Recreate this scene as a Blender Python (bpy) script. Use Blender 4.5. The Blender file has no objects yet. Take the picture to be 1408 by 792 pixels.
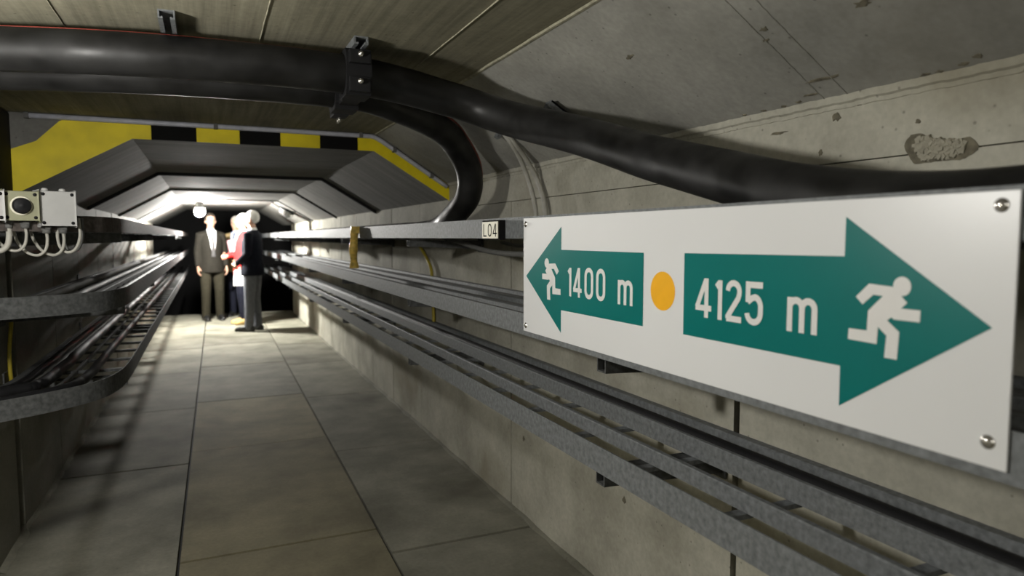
import bpy, bmesh, math, random
from mathutils import Vector, Matrix
from mathutils.bvhtree import BVHTree
random.seed(7)
SC = bpy.context.scene
COL = SC.collection

# ------------------------------------------------------------------ camera
FPX, W, HH = 938.0, 1408.0, 792.0
CAM_H = 1.38
PITCH, YAW = math.radians(4.268), math.radians(24.011)
fwd = Vector((math.sin(YAW) * math.cos(PITCH), math.cos(YAW) * math.cos(PITCH), -math.sin(PITCH)))
rgt = Vector((math.cos(YAW), -math.sin(YAW), 0))
upv = rgt.cross(fwd)
cam_data = bpy.data.cameras.new('camera')
cam_data.sensor_width = 36.0
cam_data.lens = FPX / W * 36.0
cam_data.clip_start = 0.02
cam_data.dof.use_dof = True
cam_data.dof.focus_distance = 2.15
cam_data.dof.aperture_fstop = 2.8
cam = bpy.data.objects.new('camera', cam_data)
M3 = Matrix((rgt, upv, -fwd)).transposed()
cam.matrix_world = Matrix.Translation((0, 0, CAM_H)) @ M3.to_4x4()
COL.objects.link(cam)
SC.camera = cam

# ------------------------------------------------------------------ world, exposure
world = bpy.data.worlds.new('world')
SC.world = world
world.use_nodes = True
world.node_tree.nodes['Background'].inputs[0].default_value = (0.02, 0.02, 0.02, 1)
world.node_tree.nodes['Background'].inputs[1].default_value = 0.0
SC.view_settings.view_transform = 'Standard'
SC.view_settings.look = 'None'
SC.view_settings.gamma = 1.0
SC.view_settings.use_curve_mapping = False
SC.view_settings.exposure = 0.0

# lamp strengths (every lamp is a modelled fitting whose glass gives the light)
NEAR_GLOBE = 350.0
BACK_FILL = 125.0  # fill lamp added behind the camera
FAR_GLOBE = 3600.0
NEAR_POS = (-0.78, 1.55, 1.68)


def ray(u, v):
    return fwd * FPX + rgt * (u - W / 2) + upv * (HH / 2 - v)


def atx(u, v, x):
    d = ray(u, v); return Vector((0, 0, CAM_H)) + d * (x / d.x)


def aty(u, v, y):
    d = ray(u, v); return Vector((0, 0, CAM_H)) + d * (y / d.y)


def atz(u, v, z):
    d = ray(u, v); return Vector((0, 0, CAM_H)) + d * ((z - CAM_H) / d.z)


# ------------------------------------------------------------------ materials
def new_mat(name):
    m = bpy.data.materials.new(name); m.use_nodes = True
    nt = m.node_tree
    b = nt.nodes['Principled BSDF']
    return m, nt, b


def node(nt, t, **kw):
    n = nt.nodes.new(t)
    for k, v in kw.items():
        setattr(n, k, v)
    return n


def plain(name, c, rough=0.5, metal=0.0, vary=0.12, scale=30.0, bump=0.0, coat=0.0, spec=0.5):
    """colour with a slight mottling and roughness variation"""
    m, nt, b = new_mat(name)
    tc = node(nt, 'ShaderNodeTexCoord')
    no = node(nt, 'ShaderNodeTexNoise'); no.inputs['Scale'].default_value = scale; no.inputs['Detail'].default_value = 6
    nt.links.new(tc.outputs['Object'], no.inputs['Vector'])
    rp = node(nt, 'ShaderNodeValToRGB')
    rp.color_ramp.elements[0].position = 0.3; rp.color_ramp.elements[1].position = 0.7
    lo = [max(0, x * (1 - vary)) for x in c]; hi = [min(1, x * (1 + vary)) for x in c]
    rp.color_ramp.elements[0].color = (*lo, 1); rp.color_ramp.elements[1].color = (*hi, 1)
    nt.links.new(no.outputs['Fac'], rp.inputs['Fac'])
    nt.links.new(rp.outputs['Color'], b.inputs['Base Color'])
    b.inputs['Roughness'].default_value = rough
    b.inputs['Metallic'].default_value = metal
    b.inputs['Specular IOR Level'].default_value = spec
    if coat:
        b.inputs['Coat Weight'].default_value = coat
    if bump:
        bp = node(nt, 'ShaderNodeBump'); bp.inputs['Strength'].default_value = bump; bp.inputs['Distance'].default_value = 0.002
        nt.links.new(no.outputs['Fac'], bp.inputs['Height']); nt.links.new(bp.outputs['Normal'], b.inputs['Normal'])
    return m


def glow(name, c, strength):
    m, nt, b = new_mat(name)
    b.inputs['Base Color'].default_value = (0.8, 0.8, 0.8, 1)
    b.inputs['Emission Color'].default_value = (*c, 1)
    b.inputs['Emission Strength'].default_value = strength
    return m


def concrete(name, dark, light, stain=(0.10, 0.085, 0.05), streak=None, rough=0.85, island=0.0, stain_amt=0.45, pits=0.6, mott=1.0):
    m, nt, b = new_mat(name)
    L = nt.links.new
    tc = node(nt, 'ShaderNodeTexCoord')
    n1 = node(nt, 'ShaderNodeTexNoise'); n1.inputs['Scale'].default_value = 2.3; n1.inputs['Detail'].default_value = 9; n1.inputs['Roughness'].default_value = 0.62
    L(tc.outputs['Object'], n1.inputs['Vector'])
    r1 = node(nt, 'ShaderNodeValToRGB'); r1.color_ramp.elements[0].position = 0.5 - 0.2 / mott; r1.color_ramp.elements[1].position = 0.5 + 0.2 / mott
    r1.color_ramp.elements[0].color = (*dark, 1); r1.color_ramp.elements[1].color = (*light, 1)
    L(n1.outputs['Fac'], r1.inputs['Fac'])
    col = r1.outputs['Color']
    # fine grain
    n2 = node(nt, 'ShaderNodeTexNoise'); n2.inputs['Scale'].default_value = 60; n2.inputs['Detail'].default_value = 5
    L(tc.outputs['Object'], n2.inputs['Vector'])
    r2 = node(nt, 'ShaderNodeMapRange'); r2.inputs['From Min'].default_value = 0.3; r2.inputs['From Max'].default_value = 0.7
    r2.inputs['To Min'].default_value = 0.91; r2.inputs['To Max'].default_value = 1.07
    L(n2.outputs['Fac'], r2.inputs['Value'])
    mx = node(nt, 'ShaderNodeMix', data_type='RGBA', blend_type='MULTIPLY'); mx.inputs['Factor'].default_value = 1
    L(col, mx.inputs['A']); L(r2.outputs['Result'], mx.inputs['B']); col = mx.outputs['Result']
    height = n2.outputs['Fac']
    # rusty / damp stains with soft outlines
    n3 = node(nt, 'ShaderNodeTexNoise'); n3.inputs['Scale'].default_value = 1.1; n3.inputs['Detail'].default_value = 6; n3.inputs['Distortion'].default_value = 0.6
    mp3 = node(nt, 'ShaderNodeMapping'); mp3.inputs['Location'].default_value = (3.1, 1.7, 0.4)
    L(tc.outputs['Object'], mp3.inputs['Vector']); L(mp3.outputs['Vector'], n3.inputs['Vector'])
    r3 = node(nt, 'ShaderNodeMapRange'); r3.inputs['From Min'].default_value = 0.55; r3.inputs['From Max'].default_value = 0.75
    r3.inputs['To Max'].default_value = stain_amt
    L(n3.outputs['Fac'], r3.inputs['Value'])
    mx3 = node(nt, 'ShaderNodeMix', data_type='RGBA'); L(r3.outputs['Result'], mx3.inputs['Factor']); L(col, mx3.inputs['A']); mx3.inputs['B'].default_value = (*stain, 1)
    col = mx3.outputs['Result']
    # pits
    if pits:
        v = node(nt, 'ShaderNodeTexVoronoi'); v.inputs['Scale'].default_value = 24; v.inputs['Randomness'].default_value = 1
        L(tc.outputs['Object'], v.inputs['Vector'])
        rv = node(nt, 'ShaderNodeMapRange'); rv.inputs['From Min'].default_value = 0.05; rv.inputs['From Max'].default_value = 0.11
        rv.inputs['To Min'].default_value = 1 - pits; rv.inputs['To Max'].default_value = 1
        L(v.outputs['Distance'], rv.inputs['Value'])
        mp = node(nt, 'ShaderNodeMix', data_type='RGBA', blend_type='MULTIPLY'); mp.inputs['Factor'].default_value = 0.7
        L(col, mp.inputs['A']); L(rv.outputs['Result'], mp.inputs['B']); col = mp.outputs['Result']
    if streak:
        mpk = node(nt, 'ShaderNodeMapping'); mpk.inputs['Scale'].default_value = streak
        L(tc.outputs['Object'], mpk.inputs['Vector'])
        ns = node(nt, 'ShaderNodeTexNoise'); ns.inputs['Scale'].default_value = 1.0; ns.inputs['Detail'].default_value = 5; ns.inputs['Roughness'].default_value = 0.7
        L(mpk.outputs['Vector'], ns.inputs['Vector'])
        rs = node(nt, 'ShaderNodeMapRange'); rs.inputs['From Min'].default_value = 0.3; rs.inputs['From Max'].default_value = 0.72
        rs.inputs['To Min'].default_value = 0.7; rs.inputs['To Max'].default_value = 1.3
        L(ns.outputs['Fac'], rs.inputs['Value'])
        ms = node(nt, 'ShaderNodeMix', data_type='RGBA', blend_type='MULTIPLY'); ms.inputs['Factor'].default_value = 1
        L(col, ms.inputs['A']); L(rs.outputs['Result'], ms.inputs['B']); col = ms.outputs['Result']
        ad = node(nt, 'ShaderNodeMath', operation='ADD'); L(n2.outputs['Fac'], ad.inputs[0]); L(ns.outputs['Fac'], ad.inputs[1])
        height = ad.outputs[0]
    if island:
        g = node(nt, 'ShaderNodeNewGeometry')
        ri = node(nt, 'ShaderNodeMapRange'); ri.inputs['To Min'].default_value = 1 - island; ri.inputs['To Max'].default_value = 1 + island
        L(g.outputs['Random Per Island'], ri.inputs['Value'])
        mi = node(nt, 'ShaderNodeMix', data_type='RGBA', blend_type='MULTIPLY'); mi.inputs['Factor'].default_value = 1
        L(col, mi.inputs['A']); L(ri.outputs['Result'], mi.inputs['B']); col = mi.outputs['Result']
    L(col, b.inputs['Base Color'])
    b.inputs['Roughness'].default_value = rough
    b.inputs['Specular IOR Level'].default_value = 0.2
    bp = node(nt, 'ShaderNodeBump'); bp.inputs['Strength'].default_value = 0.16; bp.inputs['Distance'].default_value = 0.003
    L(height, bp.inputs['Height']); L(bp.outputs['Normal'], b.inputs['Normal'])
    return m


MT = {}
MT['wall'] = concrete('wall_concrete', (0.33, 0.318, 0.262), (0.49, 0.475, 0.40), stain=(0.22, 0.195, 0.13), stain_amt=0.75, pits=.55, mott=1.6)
MT['wall_shaded'] = concrete('shaded_wall_concrete', (0.19, 0.185, 0.155), (0.28, 0.27, 0.225), stain=(0.10, 0.09, 0.06), stain_amt=0.5, pits=.4)  # darker copy of the wall concrete, left wall's shade put into its colour
MT['wall_pale'] = concrete('pale_concrete', (0.34, 0.335, 0.29), (0.46, 0.45, 0.40), stain_amt=0.2)
MT['haunch'] = concrete('haunch_concrete', (0.25, 0.247, 0.222), (0.38, 0.374, 0.338), stain=(0.15, 0.14, 0.11), stain_amt=0.55, mott=1.5)
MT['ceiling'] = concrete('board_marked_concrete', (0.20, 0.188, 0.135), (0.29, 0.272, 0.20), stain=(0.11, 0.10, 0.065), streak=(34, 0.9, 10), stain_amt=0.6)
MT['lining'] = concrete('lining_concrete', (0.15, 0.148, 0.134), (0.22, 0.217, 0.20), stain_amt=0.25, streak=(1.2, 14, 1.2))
MT['floor'] = concrete('floor_slab_concrete', (0.14, 0.136, 0.104), (0.26, 0.251, 0.20), stain=(0.075, 0.07, 0.048), island=0.2, stain_amt=0.75, pits=0.35, mott=1.3)
MT['floor_tan'] = concrete('tan_floor_slab_concrete', (0.145, 0.13, 0.08), (0.25, 0.222, 0.14), stain=(0.075, 0.064, 0.04), island=0.15, stain_amt=0.75, pits=0.35, mott=1.3)
MT['dark'] = plain('dark_joint', (0.012, 0.012, 0.011), 0.9)
MT['void'] = plain('unlit_concrete', (0.02, 0.02, 0.02), 0.95)  # darkness of the unlit far chamber put into a near-black colour
MT['galv'] = plain('galvanized_steel', (0.165, 0.175, 0.18), 0.6, 0.15, vary=0.3, scale=70, bump=0.1, spec=.35)
MT['galv_dull'] = plain('dull_dark_steel', (0.085, 0.088, 0.088), 0.75, 0.1, vary=0.35, scale=60, bump=0.1, spec=.25)  # darker, rougher steel for left trays, brackets and lamp parts
MT['rustrail'] = plain('brownish_steel', (0.10, 0.086, 0.078), 0.75, 0.1, vary=0.4, scale=50, bump=0.1, spec=.25)
MT['rubber'] = plain('black_cable_sheath', (0.0125, 0.0124, 0.0122), 0.36, vary=0.6, scale=9, spec=.28)
_nt = MT['rubber'].node_tree
_n = _nt.nodes.new('ShaderNodeTexNoise'); _n.inputs['Scale'].default_value = 7; _n.inputs['Detail'].default_value = 8
_c = _nt.nodes.new('ShaderNodeTexCoord'); _nt.links.new(_c.outputs['Object'], _n.inputs['Vector'])
_m = _nt.nodes.new('ShaderNodeMapRange'); _m.inputs['From Min'].default_value = .35; _m.inputs['From Max'].default_value = .65
_m.inputs['To Min'].default_value = .30; _m.inputs['To Max'].default_value = .62
_nt.links.new(_n.outputs['Fac'], _m.inputs['Value']); _nt.links.new(_m.outputs['Result'], _nt.nodes['Principled BSDF'].inputs['Roughness'])
MT['cable'] = plain('black_plastic', (0.012, 0.012, 0.013), 0.6, spec=.2)
MT['red'] = plain('red_stripe', (0.20, 0.03, 0.02), 0.5, vary=0.4, scale=6)
MT['greycable'] = plain('grey_cable', (0.12, 0.12, 0.115), 0.75, spec=.25)
MT['palecable'] = plain('pale_grey_cable', (0.36, 0.35, 0.31), 0.6)
MT['yellowcable'] = plain('yellow_cable', (0.42, 0.33, 0.03), 0.5)
MT['yellow'] = plain('yellow_paint', (0.78, 0.63, 0.004), 0.6, vary=0.15, scale=7)
MT['black'] = plain('black_paint', (0.008, 0.008, 0.008), 0.85, spec=.1)
MT['conduit'] = plain('grey_conduit', (0.46, 0.47, 0.53), 0.4)
MT['white'] = plain('white_panel', (0.78, 0.785, 0.79), 0.32, vary=0.015, scale=3)
MT['teal'] = plain('teal_print', (0.001, 0.165, 0.152), 0.3, spec=.3, vary=0.05, scale=5)
MT['orange'] = plain('amber_print', (0.95, 0.47, 0.012), 0.35, vary=0.03)
MT['print_white'] = plain('white_print', (0.78, 0.77, 0.75), 0.35, vary=0.015)
MT['steel'] = plain('bright_steel', (0.62, 0.60, 0.56), 0.25, 0.9)
MT['ivory'] = plain('ivory_label', (0.78, 0.75, 0.62), 0.5, vary=0.05)
MT['strap'] = plain('amber_strap', (0.72, 0.50, 0.11), 0.35, vary=0.4, scale=35)
MT['box_white'] = plain('white_enclosure', (0.46, 0.46, 0.45), 0.5, vary=0.04)
MT['box_olive'] = plain('olive_enclosure', (0.30, 0.30, 0.20), 0.5, vary=0.05)
MT['seam'] = plain('mortar_bead', (0.36, 0.34, 0.25), 0.85, vary=0.3, scale=40)
MT['lamp_glass'] = plain('opal_glass', (0.75, 0.75, 0.73), 0.25, vary=.02)
MT['rust'] = plain('rust_stain', (0.15, 0.135, 0.095), 0.9, vary=0.4, scale=60)
MT['spall'] = concrete('spalled_concrete', (0.10, 0.09, 0.07), (0.36, 0.34, 0.27), pits=0.8, mott=4)


# ------------------------------------------------------------------ mesh builder
def tag(o, label=None, cat=None, group=None, kind=None):
    if label: o['label'] = label
    if cat: o['category'] = cat
    if group: o['group'] = group
    if kind: o['kind'] = kind
    return o


def empty(name, loc, label, cat, group=None):
    o = bpy.data.objects.new(name, None); COL.objects.link(o)
    o.location = loc; o.empty_display_size = 0.05
    return tag(o, label, cat, group)


class MB:
    def __init__(self):
        self.bm = bmesh.new(); self.mi = 0

    def face(self, vs):
        try:
            f = self.bm.faces.new(vs); f.material_index = self.mi; return f
        except ValueError:
            return None

    def box(self, a, b, bevel=0.0, mat=None):
        x0, y0, z0 = a; x1, y1, z1 = b
        n0 = len(self.bm.verts)
        ret = bmesh.ops.create_cube(self.bm, size=1.0)
        vs = ret['verts']
        for v in vs:
            v.co = Vector(((v.co.x + .5) * (x1 - x0) + x0, (v.co.y + .5) * (y1 - y0) + y0, (v.co.z + .5) * (z1 - z0) + z0))
        if mat is not None:
            for v in vs: v.co = mat @ v.co
        fs = set(f for v in vs for f in v.link_faces)
        for f in fs: f.material_index = self.mi
        if bevel:
            es = list(set(e for v in vs for e in v.link_edges))
            bmesh.ops.bevel(self.bm, geom=es, offset=bevel, segments=2, affect='EDGES', profile=0.7)
        return self

    def poly_extrude(self, pts, vec):
        """closed polygon (3D points) extruded along vec"""
        vec = Vector(vec)
        a = [self.bm.verts.new(p) for p in pts]
        b = [self.bm.verts.new(Vector(p) + vec) for p in pts]
        n = len(pts)
        self.face(a[::-1]); self.face(b)
        for i in range(n):
            self.face([a[i], a[(i + 1) % n], b[(i + 1) % n], b[i]])
        return self

    def sweep(self, path, prof, up=Vector((0, 0, 1)), caps=True, closed=True):
        """profile points (side, up) swept along a path; side = tangent x up"""
        path = [Vector(p) for p in path]
        rings = []
        for i, p in enumerate(path):
            t = (path[min(i + 1, len(path) - 1)] - path[max(i - 1, 0)]).normalized()
            s = t.cross(up).normalized()
            u = s.cross(t).normalized()
            k = 1.0
            if 0 < i < len(path) - 1:
                t0 = (path[i] - path[i - 1]).normalized()
                c = max(0.5, t0.dot(t)); k = 1 / c
            rings.append([self.bm.verts.new(p + s * (a * k) + u * b) for a, b in prof])
        n = len(prof)
        for r0, r1 in zip(rings, rings[1:]):
            for j in range(n if closed else n - 1):
                self.face([r0[j], r0[(j + 1) % n], r1[(j + 1) % n], r1[j]])
        if caps and closed:
            self.face(rings[0][::-1]); self.face(rings[-1])
        return self

    def tube(self, path, r, n=12):
        path = [Vector(p) for p in path]
        # parallel transport frames
        t = (path[1] - path[0]).normalized()
        ref = Vector((0, 0, 1)) if abs(t.z) < 0.9 else Vector((1, 0, 0))
        s = t.cross(ref).normalized(); rings = []
        for i, p in enumerate(path):
            t = (path[min(i + 1, len(path) - 1)] - path[max(i - 1, 0)]).normalized()
            s = (s - t * s.dot(t)).normalized(); u = t.cross(s)
            rr = r(i / (len(path) - 1)) if callable(r) else r
            rings.append([self.bm.verts.new(p + (s * math.cos(2 * math.pi * k / n) + u * math.sin(2 * math.pi * k / n)) * rr) for k in range(n)])
        for r0, r1 in zip(rings, rings[1:]):
            for j in range(n):
                f = self.face([r0[j], r0[(j + 1) % n], r1[(j + 1) % n], r1[j]])
                if f: f.smooth = True
        self.face(rings[0][::-1]); self.face(rings[-1])
        return self

    def lathe(self, prof, n=24, mat=Matrix.Identity(4), smooth=True):
        """profile (r, z) revolved round local z then moved by mat"""
        rings = []
        for r, z in prof:
            if r < 1e-6:
                rings.append([self.bm.verts.new(mat @ Vector((0, 0, z)))])
            else:
                rings.append([self.bm.verts.new(mat @ Vector((r * math.cos(2 * math.pi * k / n), r * math.sin(2 * math.pi * k / n), z))) for k in range(n)])
        for a, b in zip(rings, rings[1:]):
            for j in range(n):
                if len(a) == 1 and len(b) == 1: continue
                if len(a) == 1: f = self.face([a[0], b[j], b[(j + 1) % n]])
                elif len(b) == 1: f = self.face([a[j], a[(j + 1) % n], b[0]])
                else: f = self.face([a[j], a[(j + 1) % n], b[(j + 1) % n], b[j]])
                if f: f.smooth = smooth
        if len(rings[0]) > 1: self.face(rings[0][::-1])
        if len(rings[-1]) > 1: self.face(rings[-1])
        return self

    def ribbon(self, pts, w, z0, z1, fr):
        """flat 2D stroke of width w with mitred joints; fr maps (a, b, depth) to 3D"""
        P = [Vector((p[0], p[1])) for p in pts]; n = len(P)
        closed = (P[0] - P[-1]).length < 1e-7
        if closed: P = P[:-1]; n -= 1
        Ls, Rs = [], []
        for i in range(n):
            if closed: a, b = P[i] - P[i - 1], P[(i + 1) % n] - P[i]
            else: a = P[i] - P[i - 1] if i else P[1] - P[0]; b = P[i + 1] - P[i] if i < n - 1 else P[-1] - P[-2]
            a.normalize(); b.normalize()
            t = (a + b)
            t = t.normalized() if t.length > 1e-6 else b
            nn = Vector((-t.y, t.x)); k = 1 / max(0.45, nn.dot(Vector((-b.y, b.x))))
            Ls.append(P[i] + nn * w / 2 * k); Rs.append(P[i] - nn * w / 2 * k)
        V = [[self.bm.verts.new(fr(q.x, q.y, z)) for q in (Ls[i], Rs[i]) for z in (z0, z1)] for i in range(n)]
        rng = range(n) if closed else range(n - 1)
        for i in rng:
            A, B = V[i], V[(i + 1) % n]
            self.face([A[1], A[3], B[3], B[1]]); self.face([A[0], B[0], B[2], A[2]])
            self.face([A[0], A[1], B[1], B[0]]); self.face([A[2], B[2], B[3], A[3]])
        if not closed:
            A, B = V[0], V[-1]
            self.face([A[0], A[2], A[3], A[1]]); self.face([B[0], B[1], B[3], B[2]])
        return self

    def build(self, name, mat, parent=None, smooth=False, local=False):
        bmesh.ops.recalc_face_normals(self.bm, faces=self.bm.faces)
        me = bpy.data.meshes.new(name); self.bm.to_mesh(me); self.bm.free()
        for m in (mat if isinstance(mat, (list, tuple)) else [mat]): me.materials.append(m)
        if smooth:
            for p in me.polygons: p.use_smooth = True
        o = bpy.data.objects.new(name, me); COL.objects.link(o)
        if parent is not None:
            o.parent = parent
            if not local:
                # vertices were given in world space
                g = Vector((0, 0, 0)); q = parent
                while q is not None: g += q.location; q = q.parent
                me.transform(Matrix.Translation(-g))
        return o


def spline(pts, n=10):
    """Catmull-Rom through the points"""
    P = [Vector(p) for p in pts]
    P = [P[0] * 2 - P[1]] + P + [P[-1] * 2 - P[-2]]
    out = []
    for i in range(1, len(P) - 2):
        p0, p1, p2, p3 = P[i - 1], P[i], P[i + 1], P[i + 2]
        for k in range(n):
            t = k / n
            out.append(0.5 * ((2 * p1) + (p2 - p0) * t + (2 * p0 - 5 * p1 + 4 * p2 - p3) * t * t + (3 * p1 - p0 - 3 * p2 + p3) * t ** 3))
    out.append(P[-2])
    return out


def struct(mb, name, mat, label=None):
    o = mb.build(name, mat); tag(o, label, None, None, 'structure'); return o


# ------------------------------------------------------------------ the setting
XR, XL = 1.39, -0.83          # wall faces
Y0, YE = 4.10, 12.9           # lintel face, end of the lit tunnel
ZC, ZT = 1.99, 1.89           # chamber and tunnel ceiling
YB = -2.4                     # behind the camera


# floor: slabs in three rows with open joints on a dark bed
def lx(y): return -0.155 + 0.0102 * (y - 3.04)
def rx(y): return 0.69 + 0.0125 * (y - 2.65)


mb = MB()
rows = [
    (lambda y: XL - 0.02, lambda y: lx(y) - 0.007, [-2.4, -0.3, 1.25, 2.9, 4.53, 6.02, 7.66, 9.26, 10.9, 12.4, 13.4]),
    (lambda y: lx(y) + 0.007, lambda y: rx(y) - 0.006, [-2.4, -0.2, 1.5, 3.13, 4.77, 6.2, 7.9, 9.45, 11.1, 13.4]),
    (lambda y: rx(y) + 0.006, lambda y: XR + 0.02, [-2.4, -0.4, 1.2, 2.86, 4.4, 6.02, 7.68, 9.16, 10.7, 12.2, 13.4]),
]
for ri_, (fa, fb, ys) in enumerate(rows):
    for a, b in zip(ys, ys[1:]):
        mb.mi = 1 if ri_ == 1 and a < 6 else 0
        a += 0.0075; b -= 0.0075
        dz = random.uniform(-0.002, 0.002)
        pts = [(fa(a), a, dz), (fb(a), a, dz), (fb(b), b, dz), (fa(b), b, dz)]
        mb.poly_extrude([(x, y, -0.05) for x, y, _ in pts], (0, 0, 0.05 + dz))
mb.mi = 0
mb.box((-2.4, -2.4, -0.05), (XL - 0.022, 3.3, 0.0))
floor = struct(mb, 'floor', [MT['floor'], MT['floor_tan']], 'concrete slab walkway with dark open joints')
mb = MB(); mb.box((-2.4, YB, -0.14), (1.6, 13.4, -0.045))
struct(mb, 'floor_bed', MT['dark'])


# walls: panels with open vertical joints
def wall(name, x0, x1, joints, ya, yb, parts, mat, back):
    mb = MB()
    js = [(ya, 0)] + [j for j in joints if ya < j[0] < yb] + [(yb, 0)]
    for (a, wa), (b, wb) in zip(js, js[1:]):
        for z0, z1, yl, yh in parts:
            if z1 == 1.71: continue
            p, q = max(a + wa / 2, yl), min(b - wb / 2, yh)
            if q - p > 0.01: mb.box((x0, p, z0), (x1, q, z1))
    for z0, z1, yl, yh in parts:
        if z1 == 1.71: mb.box((x0, yl, z0), (x1, yh, z1))
    o = struct(mb, name, mat)
    b = MB(); b.box((back[0], ya, 0), (back[1], yb, 1.6)); b.box((back[0], ya, 1.55), (back[1], Y0, 1.98 if name == 'wall_left' else 1.6)); b.build('joint_backing', MT['dark'], o)
    return o


rj = [(-0.4, .012), (1.515, .024), (3.13, .013), (3.95, .006), (4.74, .007), (5.56, .022), (6.34, .010), (7.0, .01), (7.89, .02), (8.7, .012), (9.5, .02), (10.3, .014), (11.1, .02), (12, .014)]
wall('wall_right', XR, 1.60, rj, YB, YE, [(-0.05, 1.556, YB, Y0), (1.559, 1.71, YB, Y0), (-0.05, 1.62, Y0, YE)], MT['wall'], (1.425, 1.59))
lj = [(3.77, .10), (4.73, .012), (5.6, .006), (6.54, .014), (7.54, .04), (8.6, .008), (9.5, .012), (10.4, .006), (11.2, .012), (12.1, .008)]
wl = wall('wall_left', -1.05, XL, lj, 3.32, YE, [(-0.05, 1.40, 3.32, Y0), (-0.05, 1.62, Y0, YE)], MT['wall_shaded'], (-1.04, -0.865))
mb = MB(); mb.box((-1.05, 3.32, 1.40), (-.885, 3.72, 2.05)); mb.box((-1.05, 3.82, 1.40), (-.885, Y0, 2.05)); mb.build('upper_panel', MT['wall_shaded'], wl)
# niche on the left beside the camera, and the wall behind it
mb = MB(); mb.box((-2.4, YB, -0.05), (-2.2, 3.5, 2.1)); struct(mb, 'wall_niche', MT['wall'])
mb = MB(); mb.box((-2.4, 3.5, -0.05), (-1.05, 3.7, 2.1)); struct(mb, 'wall_niche_end', MT['wall'])
mb = MB(); mb.box((-2.4, YB - 0.2, -0.05), (1.6, YB, 2.1)); struct(mb, 'wall_back', MT['wall'])

# chamber ceiling: flat board-marked slab, sloping panels on the right
mb = MB()
for a, b in [(-2.4, -1.42), (-1.418, -0.889), (-0.887, -0.36), (-0.358, 0.166), (0.168, 0.702), (0.704, 0.93)]:
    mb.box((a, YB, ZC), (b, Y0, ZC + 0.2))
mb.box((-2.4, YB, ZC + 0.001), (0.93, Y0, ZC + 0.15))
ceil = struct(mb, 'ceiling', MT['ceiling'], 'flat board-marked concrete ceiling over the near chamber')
mb = MB()
for x, y0, y1, w in [(-0.359, 0.8, 2.5, .004), (0.167, 0.9, 2.7, .004), (0.703, 0.3, 3.2, .004)]:
    path = [(x + random.uniform(-.0008, .0008), y0 + (y1 - y0) * i / 24, ZC) for i in range(25)]
    mb.sweep(path, [(-w / 2, .002), (-w / 4, -.003), (w / 4, -.003), (w / 2, .002)])
mb.build('formwork_ridge', MT['seam'], ceil)

H0, H1 = Vector((0.93, 0, ZC)), Vector((1.40, 0, 1.702))
hs = (H1 - H0)
hn = Vector((-hs.z, 0, hs.x)).normalized()     # pointing up, out of the room
mb = MB()
for a, b in [(YB, 1.1655), (1.1665, 1.2305), (1.2315, 3.22), (3.225, Y0)]:
    q = [H0 + Vector((0, a, 0)), H1 + Vector((0, a, 0)), H1 + hn * 0.25 + Vector((0.2, a, 0)), H0 + hn * 0.25 + Vector((0, a, 0))]
    mb.poly_extrude(q, (0, b - a, 0))
haunch = struct(mb, 'ceiling_slope', MT['haunch'], 'smooth grey sloping concrete panels above the right wall')
mb = MB()
mb.sweep([(0.932 + random.uniform(-.002, .002), YB + 6.5 * i / 90, ZC - .001) for i in range(91)], [(-.007, .003), (-.004, -.005), (.004, -.006), (.008, .002)])
mb.build('mortar_bead', MT['seam'], haunch)
mb = MB()
for yy, w in ((1.166, .0025), (1.231, .0015)):
    P = [H0.lerp(H1, i / 60) + Vector((0, yy + random.uniform(-.001, .001), 0)) for i in range(61)]
    mb.sweep(P, [(-w, .003), (-w * .3, -.0022), (w * .3, -.0022), (w, .003)], up=-hn * -1)
mb.build('panel_fin', MT['haunch'], haunch)
# lip along the foot of the slope
mb = MB()
path = [(XR + random.uniform(-.0012, .0012), YB + 6.5 * i / 400, 1.703 + random.uniform(-.0015, .0015)) for i in range(401)]
mb.sweep(path, [(-.003, -.018), (.012, -.02), (.012, .022), (-.012, .012), (-.010, -.004), (-.004, -.008)])
mb.build('lip', MT['wall'], haunch)


def blotch(mb, c, ax, ay, rx_, ry_, n=14, jag=0.3, depth=0.002, nrm=None):
    """irregular low patch on a surface: axes ax, ay; raised along nrm"""
    c, ax, ay = Vector(c), Vector(ax).normalized(), Vector(ay).normalized()
    nrm = nrm or ax.cross(ay)
    rs = [1 + random.uniform(-jag, jag) for _ in range(n)]
    out = [mb.bm.verts.new(c + ax * rx_ * rs[k] * math.cos(2 * math.pi * k / n) + ay * ry_ * rs[k] * math.sin(2 * math.pi * k / n) - nrm * .003) for k in range(n)]
    inn = [mb.bm.verts.new(c + ax * .8 * rx_ * rs[k] * math.cos(2 * math.pi * k / n) + ay * .8 * ry_ * rs[k] * math.sin(2 * math.pi * k / n) + nrm * depth * random.uniform(.5, 1)) for k in range(n)]
    m = mb.bm.verts.new(c + nrm * depth)
    for k in range(n):
        mb.face([out[k], out[(k + 1) % n], inn[(k + 1) % n], inn[k]]); mb.face([inn[k], inn[(k + 1) % n], m])


wr = bpy.data.objects['wall_right']
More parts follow.
